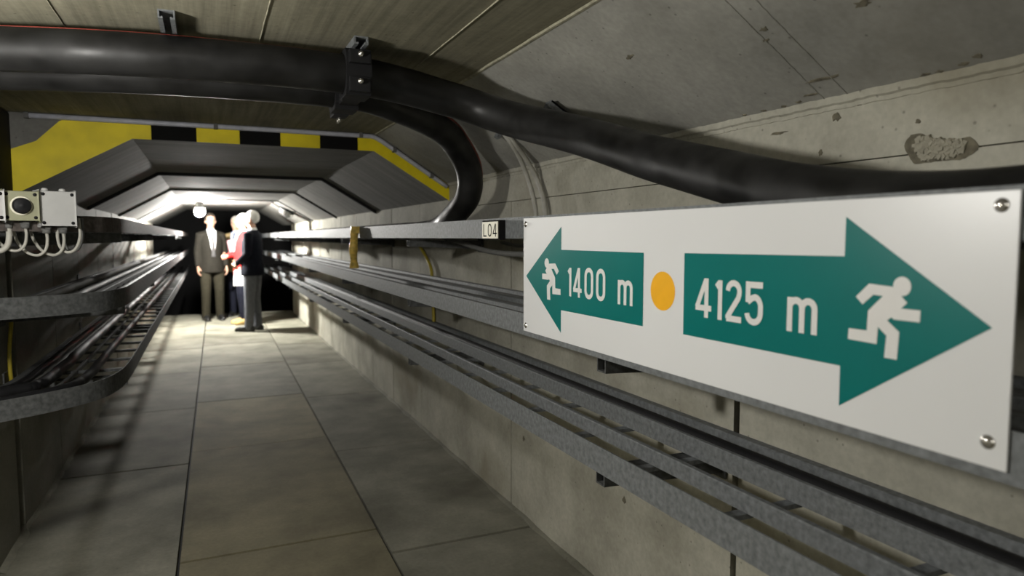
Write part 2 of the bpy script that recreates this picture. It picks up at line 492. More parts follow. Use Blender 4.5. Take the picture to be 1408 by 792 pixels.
# spalled patch on the wall: rough aggregate inside a grey rim
def wall_shape(pix, off):
    return [atx(u, v, XR - off) for u, v in pix]
rim = [(1243, 200), (1252, 186), (1268, 184), (1282, 192), (1302, 192), (1320, 191), (1332, 188), (1343, 197), (1344, 206), (1332, 214), (1318, 220), (1295, 221), (1275, 224), (1258, 225), (1250, 216)]
rim = [tuple(p[:2]) for p in spline([(u, v, 0) for u, v in rim + rim[:1]], 4)][:-1]
rim = [(u + random.uniform(-.8, .8), v + random.uniform(-.6, .6)) for u, v in rim]
mb = MB(); mb.poly_extrude(wall_shape(rim, .002), (0.01, 0, 0)); mb.build('spall_rim', MT['rust'], wr)
mb = MB()
import mathutils
cr = sum((Vector(p) for p in wall_shape(rim, 0)), Vector()) / len(rim)
inner = [cr + (p - cr) * 0.70 for p in wall_shape(rim, .0)]
for k in range(260):
    a, b = random.choice(inner), random.choice(inner)
    p = a.lerp(b, random.random()).lerp(cr, random.uniform(0, .25)); r = random.uniform(.002, .005)
    mb.box((-r, -r * random.uniform(.8, 2), -r), (r * .6, r * random.uniform(.8, 2), r), mat=Matrix.Translation((XR - .002, p.y, p.z)) @ Matrix.Rotation(random.uniform(0, 3), 4, 'X') @ Matrix.Rotation(random.uniform(-.5, .5), 4, 'Z'))
mb.build('spall_aggregate', MT['spall'], wr)
mb = MB()
for u, v, a, b in [(1150, 160, .014, .012), (1070, 183, .03, .004), (1262, 167, .006, .005), (1128, 210, .006, .008), (858, 688, .012, .015), (720, 603, .012, .014), (1183, 141, .012, .007)]:
    p = atx(u, v, XR - 0.001); blotch(mb, p, (0, 1, 0), (0, 0, 1), a, b, jag=.35, depth=.001, nrm=Vector((-1, 0, 0)))
mb.build('stain', MT['rust'], wr)
mb = MB()
for u, v, a, b in [(866, 78, .018, .008), (1050, 40, .014, .006), (1053, 55, .01, .004), (1133, 108, .045, .006), (1115, 130, .02, .004), (1345, 77, .012, .006), (1185, 5, .02, .01), (1272, 102, .012, .005), (1292, 98, .01, .004), (1326, 88, .012, .005), (1098, 140, .012, .004), (1078, 146, .01, .004), (1050, 152, .01, .004), (1024, 158, .01, .004)]:
    d = ray(u, v); o = Vector((0, 0, CAM_H)); t = (H0 - o).dot(hn) / d.dot(hn); p = o + d * t
    blotch(mb, p - hn * .0005, (0, 1, 0), hs, a, b, jag=.45, depth=.0015, nrm=-hn)
mb.build('stain', MT['rust'], haunch)

# kerb of dirt at the foot of the right wall
mb = MB()
for s_, xw in ((-1, XR), (1, XL)):
    path = [(xw + s_ * 0.012, (YB if s_ < 0 else 3.32) + (YE - (YB if s_ < 0 else 3.32)) * i / 120, 0.0) for i in range(121)]
    P = []
    rings = []
    for p in path:
        w, h = random.uniform(.012, .035), random.uniform(.008, .022)
        rings.append([mb.bm.verts.new((xw - s_ * .02, p[1], 0)), mb.bm.verts.new((xw + s_ * w, p[1], .0)), mb.bm.verts.new((xw + s_ * w * .4, p[1], h * .6)), mb.bm.verts.new((xw - s_ * .02, p[1], h))])
    for a, b in zip(rings, rings[1:]):
        for j in range(3): mb.face([a[j], a[j + 1], b[j + 1], b[j]])
struct(mb, 'trim_4', MT['floor'], 'rough mortar fillet where the walls meet the floor')

# tunnel lining segments: flat roof with a sloping side each, open joints between
CL, CR = Vector((-0.34, 0, ZT)), Vector((0.92, 0, ZT))
BL, BR = Vector((XL, 0, 1.607)), Vector((XR, 0, 1.612))
def lining_profile(d):
    return [BL + Vector((0, 0, 0)), CL, CR, BR, BR + Vector((.21, 0, 0)), Vector((1.6, 0, 2.3)), Vector((-1.05, 0, 2.3)), BL + Vector((-.22, 0, 0))]
seg = [(Y0, 6.075), (6.115, 8.13), (8.165, 10.08), (10.12, 14.3)]
for i, (a, b) in enumerate(seg):
    mb = MB()
    pr = [p + Vector((0, a, 0)) for p in lining_profile(0)]
    quads = [[0, 1, 6, 7], [1, 2, 5, 6], [2, 3, 4, 5]]
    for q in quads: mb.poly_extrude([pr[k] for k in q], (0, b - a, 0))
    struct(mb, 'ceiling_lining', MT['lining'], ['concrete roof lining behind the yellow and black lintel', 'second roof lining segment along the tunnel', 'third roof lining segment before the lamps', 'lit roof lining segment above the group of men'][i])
mb = MB(); mb.box((-1.05, 6.05, 1.93), (1.6, 10.14, 2.3))
for x0, x1 in ((-1.05, -0.86), (1.42, 1.6)): mb.box((x0, 6.0, 1.5), (x1, 10.2, 2.3))
struct(mb, 'ceiling_backing', MT['dark'])
# gap-closing strips above the sloping sides
mb = MB()
for (a, b) in ((6.07, 6.12), (8.125, 8.17), (10.075, 10.125)):
    up_ = Vector((0, 0, .04))
    for p, q in ((BL, CL), (CR, BR)):
        mb.poly_extrude([p + up_ + Vector((0, a, 0)), q + up_ + Vector((0, a, 0)), q + up_ * 3 + Vector((0, a, 0)), p + up_ * 3 + Vector((0, a, 0))], (0, b - a, 0))
struct(mb, 'ceiling_joint', MT['dark'])

mb = MB()
for y, d, w in ((6.095, .024, .03), (8.148, .016, .03), (10.1, .012, .03)):
    inn = [BL + Vector((-.02, y, -.02)), BL + Vector((d * .5, y, -d * .87)), CL + Vector((d * .27, y, -d)), CR + Vector((-d * .27, y, -d)), BR + Vector((-d * .5, y, -d * .87)), BR + Vector((.02, y, -.02))]
    out = [p + Vector((0, 0, .09)) for p in inn]
    for k in range(5): mb.poly_extrude([inn[k], inn[k + 1], out[k + 1], out[k]], (0, w, 0))
struct(mb, 'trim_2', MT['dark'], 'black rubber seals between the roof lining segments')

# painted lintel: thin coat on the end face of the lining, yellow and black
def fy(pts, y=Y0 - 0.001): return [(x, y, z) for x, z in pts]
def slope_z(x, a, b): return a.z + (b.z - a.z) * (x - a.x) / (b.x - a.x)
bands = [-0.2523, -0.0364, 0.179, 0.393, 0.609, 0.826]
mb = MB()
mb.mi = 2
mb.poly_extrude([(-1.05, Y0 - .001, 1.482), (XL, Y0 - .001, 1.607), (-0.34, Y0 - .001, ZT), (-.34, Y0 - .001, ZC + .05), (-1.05, Y0 - .001, ZC + .05)], (0, -.012, 0))
mb.mi = 0
yl = Y0 - .013
def coat(pts, mi):
    mb.mi = mi; mb.poly_extrude([(x, yl, z) for x, z in pts], (0, -.003, 0))
coat([(-.89, 1.572), (-0.34, ZT), (bands[0], ZT), (bands[0], ZC - .012), (-0.62, ZC - .012), (-0.66, 1.957), (-0.76, 1.855), (-.89, 1.80)], 0)
for i in range(5):
    coat([(bands[i], ZT), (bands[i + 1], ZT), (bands[i + 1], ZC - .012), (bands[i], ZC - .012)], 1 if i % 2 == 0 else 0)
coat([(bands[5], ZT), (0.92, ZT), (XR + .01, 1.602), (XR + .01, 1.70), (0.925, ZC - .012), (bands[5], ZC - .012)], 0)
mb.mi = 2
mb.poly_extrude([(-.34, Y0 - .001, ZT), (0.92, Y0 - .001, ZT), (0.93, Y0 - .001, ZC + .05), (-.34, Y0 - .001, ZC + .05)], (0, -.012, 0))
mb.poly_extrude([(0.92, Y0 - .001, ZT), (XR + .02, Y0 - .001, 1.604), (XR + .02, Y0 - .001, 1.71), (0.93, Y0 - .001, ZC + .02)], (0, -.012, 0))
lint = mb.build('trim_1', [MT['yellow'], MT['black'], MT['lining']]); tag(lint, 'lintel painted with yellow and black warning bands', None, None, 'structure')

# dark chamber beyond the lit tunnel
mb = MB()
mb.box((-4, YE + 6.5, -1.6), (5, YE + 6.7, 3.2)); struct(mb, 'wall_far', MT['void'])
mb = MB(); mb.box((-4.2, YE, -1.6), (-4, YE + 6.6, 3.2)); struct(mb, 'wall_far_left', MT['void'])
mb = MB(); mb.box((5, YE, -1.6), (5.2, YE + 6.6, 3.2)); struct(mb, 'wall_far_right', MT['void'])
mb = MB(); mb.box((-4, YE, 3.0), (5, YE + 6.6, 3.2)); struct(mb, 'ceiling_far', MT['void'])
mb = MB(); mb.box((-4, YE + 0.5, -1.7), (5, YE + 6.6, -1.6)); struct(mb, 'floor_far', MT['void'])  # floor dropped here to keep the space beyond the men dark
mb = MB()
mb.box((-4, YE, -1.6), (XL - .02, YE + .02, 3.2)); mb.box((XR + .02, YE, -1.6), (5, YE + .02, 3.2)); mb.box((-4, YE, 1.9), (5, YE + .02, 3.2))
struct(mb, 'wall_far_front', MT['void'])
# face of the added floor drop
mb = MB(); mb.box((XL - .02, 13.38, -1.6), (XR + .02, 13.41, -.06)); struct(mb, 'wall_step', MT['void'])


# ------------------------------------------------------------------ cable trays
def tray(label, front, z_top, z_bot, side, mats, inner, rungs, brackets, rung_len=0.40, y_mat=None):
    """front: path (x, y) of the front rail from far to near; side: +1 wall on the right, -1 on the left"""
    zb = z_bot + 0.008
    root = empty('cable_tray', (front[0][0], front[0][1], z_bot), label, 'cable tray', 'galvanized cable trays along the tunnel walls')
    h = z_top - z_bot
    P = [Vector((x, y, z_bot)) for x, y in front]
    # sweep's side axis = tangent x up; path runs far -> near (-Y), so side axis points to -X
    sg = -side
    mb = MB()
    mb.sweep(P, [(0, 0), (0, h), (sg * .004, h), (sg * .004, .004), (sg * .03, .004), (sg * .03, 0)])
    mb.build('front_rail', mats[0], root)
    for off, top, hh, w in inner:
        mb = MB()
        Q = []
        for i, p in enumerate(P):
            t = (P[min(i + 1, len(P) - 1)] - P[max(i - 1, 0)]).normalized()
            Q.append(p + t.cross(Vector((0, 0, 1))) * (sg * off))
        zt = top - z_bot
        mb.sweep(Q, [(0, zt - hh), (0, zt - .003), (sg * .003, zt), (sg * w, zt), (sg * w, zt - .004), (sg * .004, zt - .004), (sg * .004, zt - hh + .004), (sg * w, zt - hh + .004), (sg * w, zt - hh)])
        mb.build('inner_rail' if off < .4 else 'rear_rail', mats[1], root)
    # rungs and brackets
    for (y, k) in [(y, 'rung') for y in rungs] + [(y, 'bracket') for y in brackets]:
        x = front[0][0]
        if k == 'rung':
            mb = MB(); x0, x1 = sorted((x + side * .006, x + side * rung_len))
            rz_ = z_bot + ((-.012 if y < 1.95 else .002) if z_top == 1.447 else .006)
            if z_top == 1.447 and (y > 3.6 or y < 1.3): continue
            mb.box((x0, y - .014, rz_), (x1, y + .014, rz_ + .012))
            mb.build('rung', mats[1], root)
        else:
            mb = MB(); x0, x1 = x + side * .02, x + side * (.435 if side > 0 else .489)
            dz_ = -.012 if z_top == 1.447 else 0.0
            z1, z0, zt = z_bot - .001 + dz_, z_bot - .040, z_bot - .058
            mb.poly_extrude([(x0, y - .022, z1), (x0, y - .022, z0), (x1, y - .022, zt), (x1, y - .022, z1)], (0, .004, 0))
            mb.poly_extrude([(x0, y + .018, z1), (x0, y + .018, z0), (x1, y + .018, zt), (x1, y + .018, z1)], (0, .004, 0))
            mb.poly_extrude([(x0, y - .022, z0), (x1, y - .022, zt), (x1, y - .022, zt - .004), (x0, y - .022, z0 - .004)], (0, .044, 0))
            mb.box((min(x0, x1), y - .03, z1 - .004), (max(x0, x1), y + .03, z1))
            if side > 0: mb.box((x1 - .006, y - .035, zt - .02), (x1, y + .035, z1 + .05))
            else: mb.box((x1, y - .035, zt - .02), (x1 + .006, y + .035, z1 + .05))
            mb.build('bracket', MT['galv_dull'], root)
    return root


XF = 0.950
ry = [12.2 - .345 * i for i in range(0, 42)]
br = [1.58 + 1.95 * i for i in range(-1, 6)]
straight = [(XF, 15.0), (XF, 10), (XF, 6), (XF, 3), (XF, 0.5), (XF, -1.6)]
tray('topmost galvanized cable tray on the right wall, carrying the white escape sign', straight, 1.447, 1.375, 1, [MT['galv'], MT['galv']],
     [(.12, 1.405, .03, .03), (.26, 1.405, .03, .03), (.405, 1.41, .035, .03)], ry, br)
tray('middle galvanized cable tray on the right wall, behind the lower edge of the sign', straight, 1.128, 1.056, 1, [MT['galv'], MT['galv']],
     [(.13, 1.115, .03, .03), (.27, 1.115, .03, .03), (.405, 1.12, .035, .03)], ry, br)
tray('lowest galvanized cable tray on the right wall, nearest the floor', straight, 0.815, 0.742, 1, [MT['galv'], MT['galv']],
     [(.116, .815, .042, .016), (.285, .815, .055, .014), (.405, .815, .045, .03)], ry, br)
LX = -0.34
lry = [13.0 - .3 * i for i in range(0, 32)]
lbr = [3.6 + 1.95 * i for i in range(0, 5)]


def lpath(bend):
    far = [(LX, 15.2), (LX, 9), (LX, 5)]
    return far + [(p.x, p.y) for p in spline([(x, y, 0) for x, y in bend], 6)]


low_b = [(LX, 4.2), (LX, 3.55), (-.36, 3.25), (-.42, 3.07), (-.55, 2.93), (-.70, 2.82), (-1.0, 2.6), (-1.5, 2.25)]
mid_b = [(LX, 4.4), (LX, 3.7), (-.36, 3.42), (-.42, 3.27), (-.56, 3.15), (-.74, 3.06), (-1.0, 2.93), (-1.5, 2.68)]
top_b = [(LX, 4.2), (LX, 3.5), (-.36, 3.22), (-.41, 3.08), (-.52, 2.96), (-.70, 2.82), (-1.0, 2.6), (-1.5, 2.25)]
tray('topmost cable tray on the left wall, brownish rail below the junction boxes', lpath(top_b), 1.460, 1.400, -1, [MT['rustrail'], MT['galv_dull']],
     [(.15, 1.43, .03, .03), (.40, 1.43, .03, .03)], lry, lbr, .42)
tray('middle cable tray on the left wall, bending into the niche', lpath(mid_b), 1.154, 1.072, -1, [MT['galv_dull'], MT['galv_dull']],
     [(.15, 1.11, .03, .03), (.40, 1.11, .03, .03)], lry, lbr, .42)
tray('lowest cable tray on the left wall, bending above the walkway', lpath(low_b), 0.815, 0.740, -1, [MT['galv_dull'], MT['galv_dull']],
     [(.23, .765, .02, .012), (.40, .78, .03, .03)], lry, lbr, .42)


def cable(name, pts, r, mat, label, cat='cable', group=None, n=8, sides=14):
    mb = MB(); mb.tube(spline(pts, n), r, sides)
    return tag(mb.build(name, mat), label, cat, group)


def along(front, off, z, r, side, jitter=.0, y_end=None):
    P = [Vector((x, y, 0)) for x, y in front]; out = []
    for i, p in enumerate(P):
        t = (P[min(i + 1, len(P) - 1)] - P[max(i - 1, 0)]).normalized()
        q = p + t.cross(Vector((0, 0, 1))) * (-side * off)
        out.append((q.x + random.uniform(-jitter, jitter), q.y, z + r))
    return out


fine = [(XF, 15.0 - 16.6 * i / 20) for i in range(21)]
G = 'cables lying along the trays'
cable('tray_cable', along(fine, .350, .762, .026, 1, .002), .026, MT['cable'], 'thick black cable lying between the rear rails of the lowest right tray', group=G, n=3)
cable('tray_cable', along(fine, .20, 1.074, .016, 1, .004), .016, MT['greycable'], 'grey cable beside the front inner rail of the middle right tray', group=G, n=3)
cable('tray_cable', along(fine, .235, 1.074, .014, 1, .004), .014, MT['greycable'], 'slimmer grey cable in the centre of the middle right tray', group=G, n=3)
cable('tray_cable', along(fine, .07, 1.074, .02, 1, .004), .02, MT['greycable'], 'grey cable just behind the front rail of the middle right tray', group=G, n=3)
cable('tray_cable', along(fine, .345, 1.074, .02, 1, .004), .02, MT['greycable'], 'grey cable nearest the wall on the middle right tray', group=G, n=3)
for off, r, m, lab in [(.15, .020, 'cable', 'black cable nearest the front rail of the lowest left tray'), (.285, .024, 'cable', 'thickest black cable, midway across the lowest left tray'),
                       (.335, .012, 'greycable', 'thin grey cable between black ones on the lowest left tray'), (.372, .018, 'cable', 'black cable nearest the wall on the lowest left tray')]:
    cable('tray_cable', along(lpath(low_b), off, .758, r, -1, .003), r, MT[m], lab, group=G, n=3)
for off, r, m, lab in [(.07, .018, 'cable', 'black cable just behind the front rail of the middle left tray'), (.22, .02, 'cable', 'thick black cable in the middle of the middle left tray'), (.33, .02, 'greycable', 'grey cable towards the wall on the middle left tray')]:
    cable('tray_cable', along(lpath(mid_b), off, 1.09, r, -1, .003), r, MT[m], lab, group=G, n=3)

# ------------------------------------------------------------------ thick black cables with red stripe
RC = 0.060
c1 = [(-1.6, 2.75, 1.90), (-1.0, 2.50, 1.895), tuple(atz(0, 67, 1.895)), tuple(atz(240, 79, 1.895)), tuple(atz(487, 104, 1.895)), tuple(atz(620, 137, 1.86)),
      tuple(atx(700, 163, 0.965)), tuple(atx(800, 187, 1.06)), tuple(atx(886, 214, 1.085)), tuple(atx(951, 231, 1.08)), tuple(atx(1016, 247, 1.07)), tuple(atx(1102, 268, 1.055)), (1.05, .74, 1.426), (1.05, .45, 1.422), (1.05, -.4, 1.424), (1.05, -1.6, 1.424)]
c2 = [(-1.6, 2.98, 1.885), (-1.0, 2.72, 1.885), (-.52, 2.54, 1.885), (-.07, 2.43, 1.885), (.44, 2.44, 1.885), (.66, 2.56, 1.872), (.90, 2.78, 1.842), (1.03, 2.93, 1.795), (1.125, 3.02, 1.69), (1.15, 3.10, 1.575), (1.15, 3.33, 1.483), (1.20, 3.7, 1.435), (1.265, 4.2, 1.421), (1.284, 5, 1.421), (1.284, 8, 1.421), (1.284, 12, 1.421), (1.284, 15, 1.421)]


def big_cable(pts, label, su, tw, sr):
    path = spline(pts, 10)
    root = empty('power_cable', path[0], label, 'cable', 'thick black power cables hung from the ceiling')
    mb = MB(); mb.tube(path, RC, 24); mb.build('sheath', MT['rubber'], root)
    mb = MB(); sp = []
    for i, p in enumerate(path):
        t = (path[min(i + 1, len(path) - 1)] - path[max(i - 1, 0)]).normalized()
        s = t.cross(Vector((0, 0, 1))).normalized(); u = s.cross(t)
        f_ = i / (len(path) - 1); a_ = su + tw * f_
        sp.append(p + (s * math.sin(a_) + u * math.cos(a_)) * (RC - sr * .45))
    mb.tube(sp, sr, 8); mb.build('red_stripe', MT['red'], root)
    return root


big_cable(c1, 'thick black cable crossing the ceiling and dropping behind the white sign', .72, -2.6, .003)
big_cable(c2, 'thick black cable curling down from the ceiling onto the topmost right tray', .5, 1.1, .009)


# ceiling channels and the clamp holding the two thick cables
def channel(name, x, y0, y1, zt, label, mat, w=.042, h=.024):
    t = .004; hw = w / 2
    prof = [(-hw, 0), (hw, 0), (hw, -h), (hw - .012, -h), (hw - .012, -h + .006), (hw - t - .004, -h + .006), (hw - t - .004, -h + t), (hw - t, -h + t), (hw - t, -t), (-hw + t, -t), (-hw + t, -h + t), (-hw + t + .004, -h + t), (-hw + t + .004, -h + .006), (-hw + .012, -h + .006), (-hw + .012, -h), (-hw, -h)]
    mb = MB(); mb.sweep([(x, y0, zt), (x, y1, zt)], prof)
    return tag(mb.build(name, mat), label, 'channel', 'steel channels fixed to the ceiling')


channel('ceiling_channel', -0.083, 2.10, 2.60, ZC, 'short steel channel on the ceiling above the black cables, left of the clamp', MT['galv'])
channel('ceiling_channel', 0.447, 2.13, 2.62, ZC, 'short steel channel on the ceiling holding the black cable clamp', MT['galv'])
cl = empty('cable_clamp', (0.447, 2.3, ZC - .024), 'black plastic clamp holding the two thick cables under the ceiling channel', 'clamp')
p1 = atz(487, 104, 1.895); yA, zA = p1.y, 1.895; yB, zB = 2.44, 1.885


def clamp_half(mb, top):
    pass


mb = MB()
x0, x1 = .408, .486
R1 = RC + .016
def ring(mb, cy, cz, r_out, r_in, n=20, flat=1.0):
    o = []; 
    for k in range(n):
        a = 2 * math.pi * k / n; ca, sa = math.cos(a), math.sin(a)
        kk = min(1 / max(abs(ca), abs(sa)), 1.22)
        o.append(((cy + r_out * ca * kk, cz + max(-1.0, min(1, sa * kk)) * r_out), (cy + r_in * ca, cz + r_in * sa)))
    A = [[mb.bm.verts.new((x, *q)) for x in (x0, x1) for q in pr] for pr in o]
    for k in range(n):
        a, b = A[k], A[(k + 1) % n]
        mb.face([a[0], b[0], b[2], a[2]]); mb.face([a[1], a[3], b[3], b[1]]); mb.face([a[0], a[1], b[1], b[0]]); mb.face([a[2], b[2], b[3], a[3]])
ring(mb, yA, zA, RC + .012, RC + .001)
mb.build('clamp_body', MT['cable'], cl)
mb = MB(); ring(mb, yB, zB, RC + .012, RC + .001); mb.box((x0 + .01, yA + .055, zA - .07), (x1 - .01, yB - .055, zA - .05)); mb.box((x0 + .012, yB + .05, zB - .075), (x1 - .012, yB + .13, zB - .05), .004)
mb.build('clamp_body', MT['cable'], cl)
mb = MB(); mb.box((x0 + .006, yA - .095, zA + .02), (x1 - .006, yA - .06, zA + .06), .004); mb.build('clamp_lug', MT['cable'], cl)
mb = MB(); mb.box((x0 + .006, yA - .085, zA - .065), (x1 - .006, yA - .058, zA - .02), .004); mb.build('clamp_lug', MT['cable'], cl)
for y, z in ((yA - .097, zA + .045), (yA - .088, zA - .035)):
    mb = MB(); mt = Matrix.Translation((.447, y, z)) @ Matrix.Rotation(math.radians(90), 4, 'X')
    mb.lathe([(.0085, -.002), (.0085, .006), (.004, .006), (.004, .016), (0, .016)], 12, mt); mb.build('bolt', MT['steel'], cl)
for y in (yB + .09, yB + .12):
    mb = MB(); mb.lathe([(.005, -.016), (.005, .0), (0, .001)], 10, Matrix.Translation((.447, y, zB - .075))); mb.build('bolt', MT['steel'], cl)

# ------------------------------------------------------------------ conduit along the painted lintel
cd = empty('conduit', (-0.79, Y0 - .035, ZC - .02), 'thin grey conduit running above the yellow and black lintel', 'conduit')
mb = MB()
zz = ZC - .015
mb.tube([(-0.80, Y0 - .036, zz), (-.3, Y0 - .036, zz), (.3, Y0 - .036, zz), (.90, Y0 - .036, zz - .002)] + spline([(.92, Y0 - .036, zz - .006), (.95, Y0 - .036, zz - .02), (1.0, Y0 - .036, zz - .05), (1.15, Y0 - .036, zz - .145), (1.37, Y0 - .036, zz - .284)], 5), .0135, 10)
mb.build('pipe', MT['conduit'], cd)
for x, z in [(-.79, zz), (.06, zz), (.84, zz), (1.04, zz - .075), (1.27, zz - .22)]:
    mb = MB(); mb.box((x - .011, Y0 - .051, z - .014), (x + .011, Y0 - .016, z + .015), .003); mb.build('pipe_clip', MT['greycable'], cd)

# ------------------------------------------------------------------ flexible cables on the right slope
FG = 'pale flexible cables on the right wall'
fl1 = [tuple(atx(u, v, x)) for u, v, x in [(692, 183, 1.185), (702, 196, 1.21), (714, 216, 1.265), (724, 240, 1.31), (731, 262, 1.325), (736, 284, 1.325), (738, 312, 1.325)]]
fl2 = [tuple(atx(u, v, x)) for u, v, x in [(695, 184, 1.19), (708, 198, 1.23), (724, 220, 1.30), (738, 245, 1.355), (746, 268, 1.36), (750, 288, 1.36), (752, 312, 1.36)]]
cable('flexible_cable', fl1, .010, MT['palecable'], 'left of the two pale flexible cables dropping behind the top tray', group=FG)
cable('flexible_cable', fl2, .011, MT['palecable'], 'right of the two pale flexible cables, hugging the wall seam', group=FG)
pb = empty('cable_bracket', tuple(atx(690, 184, 1.185)), 'small steel bracket holding pale flexible cables under the sloping panel', 'bracket')
mb = MB(); q = atx(690, 184, 1.185)
rot = Matrix.Translation(q) @ Matrix.Rotation(math.radians(31), 4, 'Y')
mb.box((-.03, -.012, -.006), (.05, .012, .004), .002, mat=rot); mb.box((-.02, -.02, -.028), (.0, .02, -.004), .003, mat=rot); mb.build('plate', MT['galv'], pb)
mb = MB(); mb.lathe([(.008, 0), (.008, .008), (0, .009)], 8, rot @ Matrix.Translation((.035, 0, -.012))); mb.build('bolt', MT['steel'], pb)
pb2 = empty('pipe_bracket', tuple(atx(768, 148, 1.15)), 'dark steel channel bracket peeking over the black cable on the slope', 'bracket')
q = atx(768, 150, 1.155); rot = Matrix.Translation(q) @ Matrix.Rotation(math.radians(31.5), 4, 'Y')
mb = MB()
mb.box((-.045, -.024, -.005), (.09, .024, .001), mat=rot); mb.box((-.045, -.024, -.026), (.09, -.019, .001), mat=rot); mb.box((-.045, .019, -.026), (.09, .024, .001), mat=rot)
mb.build('bracket_channel', MT['galv'], pb2)
mb = MB(); mb.lathe([(.01, 0), (.01, .012), (0, .013)], 6, rot @ Matrix.Translation((.05, 0, -.018))); mb.build('bolt', MT['galv_dull'], pb2)

# yellow cable on the wall behind the right trays, grey cables under the top tray
cable('yellow_cable', [tuple(atx(u, v, 1.37)) for u, v in [(575, 335), (581, 345), (588, 358), (593, 372), (595, 400), (596, 430), (597, 455)]], .011, MT['yellowcable'], 'yellow cable curving down the right wall behind the trays')
HG = 'grey cables sagging under the top right tray'
cable('hanging_cable', [tuple(atx(u, v, x)) for u, v, x in [(610, 327, 1.20), (640, 336, 1.15), (670, 345, 1.12), (700, 349, 1.12), (730, 349, 1.15), (770, 342, 1.2), (800, 330, 1.25)]], .011, MT['greycable'], 'grey cable sagging under the top right tray near the small number plate', group=HG)
cable('hanging_cable', [tuple(atx(u, v, 1.28)) for u, v in [(690, 333), (705, 337), (720, 338), (740, 336), (770, 328)]], .009, MT['greycable'], 'shorter grey cable under the top right tray, close to the wall', group=HG)
cable('yellow_cable', [tuple(atx(u, v, -.815)) for u, v in [(16, 425), (15, 450), (13, 480), (14, 510), (18, 540)]], .008, MT['yellowcable'], 'yellow cable hanging on the left wall below the middle tray')

# amber strap hanging from the top tray
st = empty('strap', (XF - .004, 4.76, 1.25), 'amber plastic strap hanging from the top right tray rail', 'strap')
mb = MB()
pth = [Vector((XF - .006, 4.70, 1.43)), Vector((XF - .008, 4.705, 1.37)), Vector((XF - .012, 4.72, 1.30)), Vector((XF - .006, 4.735, 1.22)), Vector((XF - .002, 4.75, 1.165))]
pth = spline(pth, 6)
for i, p in enumerate(pth): pass
V = []
for i, p in enumerate(pth):
    w = .027 + .003 * math.sin(i * .6); tw = .010 * math.sin(i * .5)
    V.append([mb.bm.verts.new(p + Vector((-.026 + sx_ * w, sx_ * tw + dy, 0))) for sx_ in (-1, 1) for dy in (0, .003)])
for a, b in zip(V, V[1:]):
    mb.face([a[0], a[2], b[2], b[0]]); mb.face([a[1], b[1], b[3], a[3]]); mb.face([a[0], b[0], b[1], a[1]]); mb.face([a[2], a[3], b[3], b[2]])
mb.face([V[0][0], V[0][1], V[0][3], V[0][2]]); mb.face([V[-1][0], V[-1][2], V[-1][3], V[-1][1]])
mb.build('band', MT['strap'], st, smooth=True)
mb = MB(); mb.box((XF - .056, 4.692, 1.405), (XF + .004, 4.712, 1.452), .002); mb.build('clip', MT['strap'], st)

# ------------------------------------------------------------------ signs
SX = .9450
def fr_sign(y, z, d): return Vector((SX - d, y, z))      # d = height above the panel face, towards the walkway
sg = empty('escape_sign', (SX, 1.28, 1.257), 'large white escape-route sign with two green arrows on the right trays', 'sign')
mb = MB(); mb.box((SX, .5335, 1.0725), (SX + .004, 2.028, 1.4405), .0012); mb.build('panel', MT['white'], sg)
aL = [(2.006, 1.2545), (1.767, 1.410), (1.767, 1.343), (1.3525, 1.343), (1.3525, 1.1675), (1.767, 1.1655), (1.767, 1.0985)]
aR = [(1.2005, 1.3455), (.7925, 1.3490), (.7925, 1.4125), (.560, 1.2600), (.7935, 1.1025), (.7940, 1.1690), (1.2005, 1.1680)]
T0, T1, T2 = .0002, .0007, .0012
for pts, nm in ((aL, 'left arrow, shorter'), (aR, 'right arrow, larger')):
    mb = MB(); mb.poly_extrude([fr_sign(y, z, 0) for y, z in pts], (-T1, 0, 0))
    a = mb.build('arrow', MT['teal'], sg); a['label'] = 'green ' + nm
mb = MB(); mb.poly_extrude([fr_sign(1.277 + .0455 * math.cos(2 * math.pi * k / 48), 1.2572 + .0445 * math.sin(2 * math.pi * k / 48), 0) for k in range(48)], (-T1, 0, 0))
d = mb.build('dot', MT['orange'], sg); d['label'] = 'amber yellow dot'


def arc(cx, cy, rx_, ry_, a0, a1, n=12):
    return [(cx + rx_ * math.cos(math.radians(a0 + (a1 - a0) * k / n)), cy + ry_ * math.sin(math.radians(a0 + (a1 - a0) * k / n))) for k in range(n + 1)]


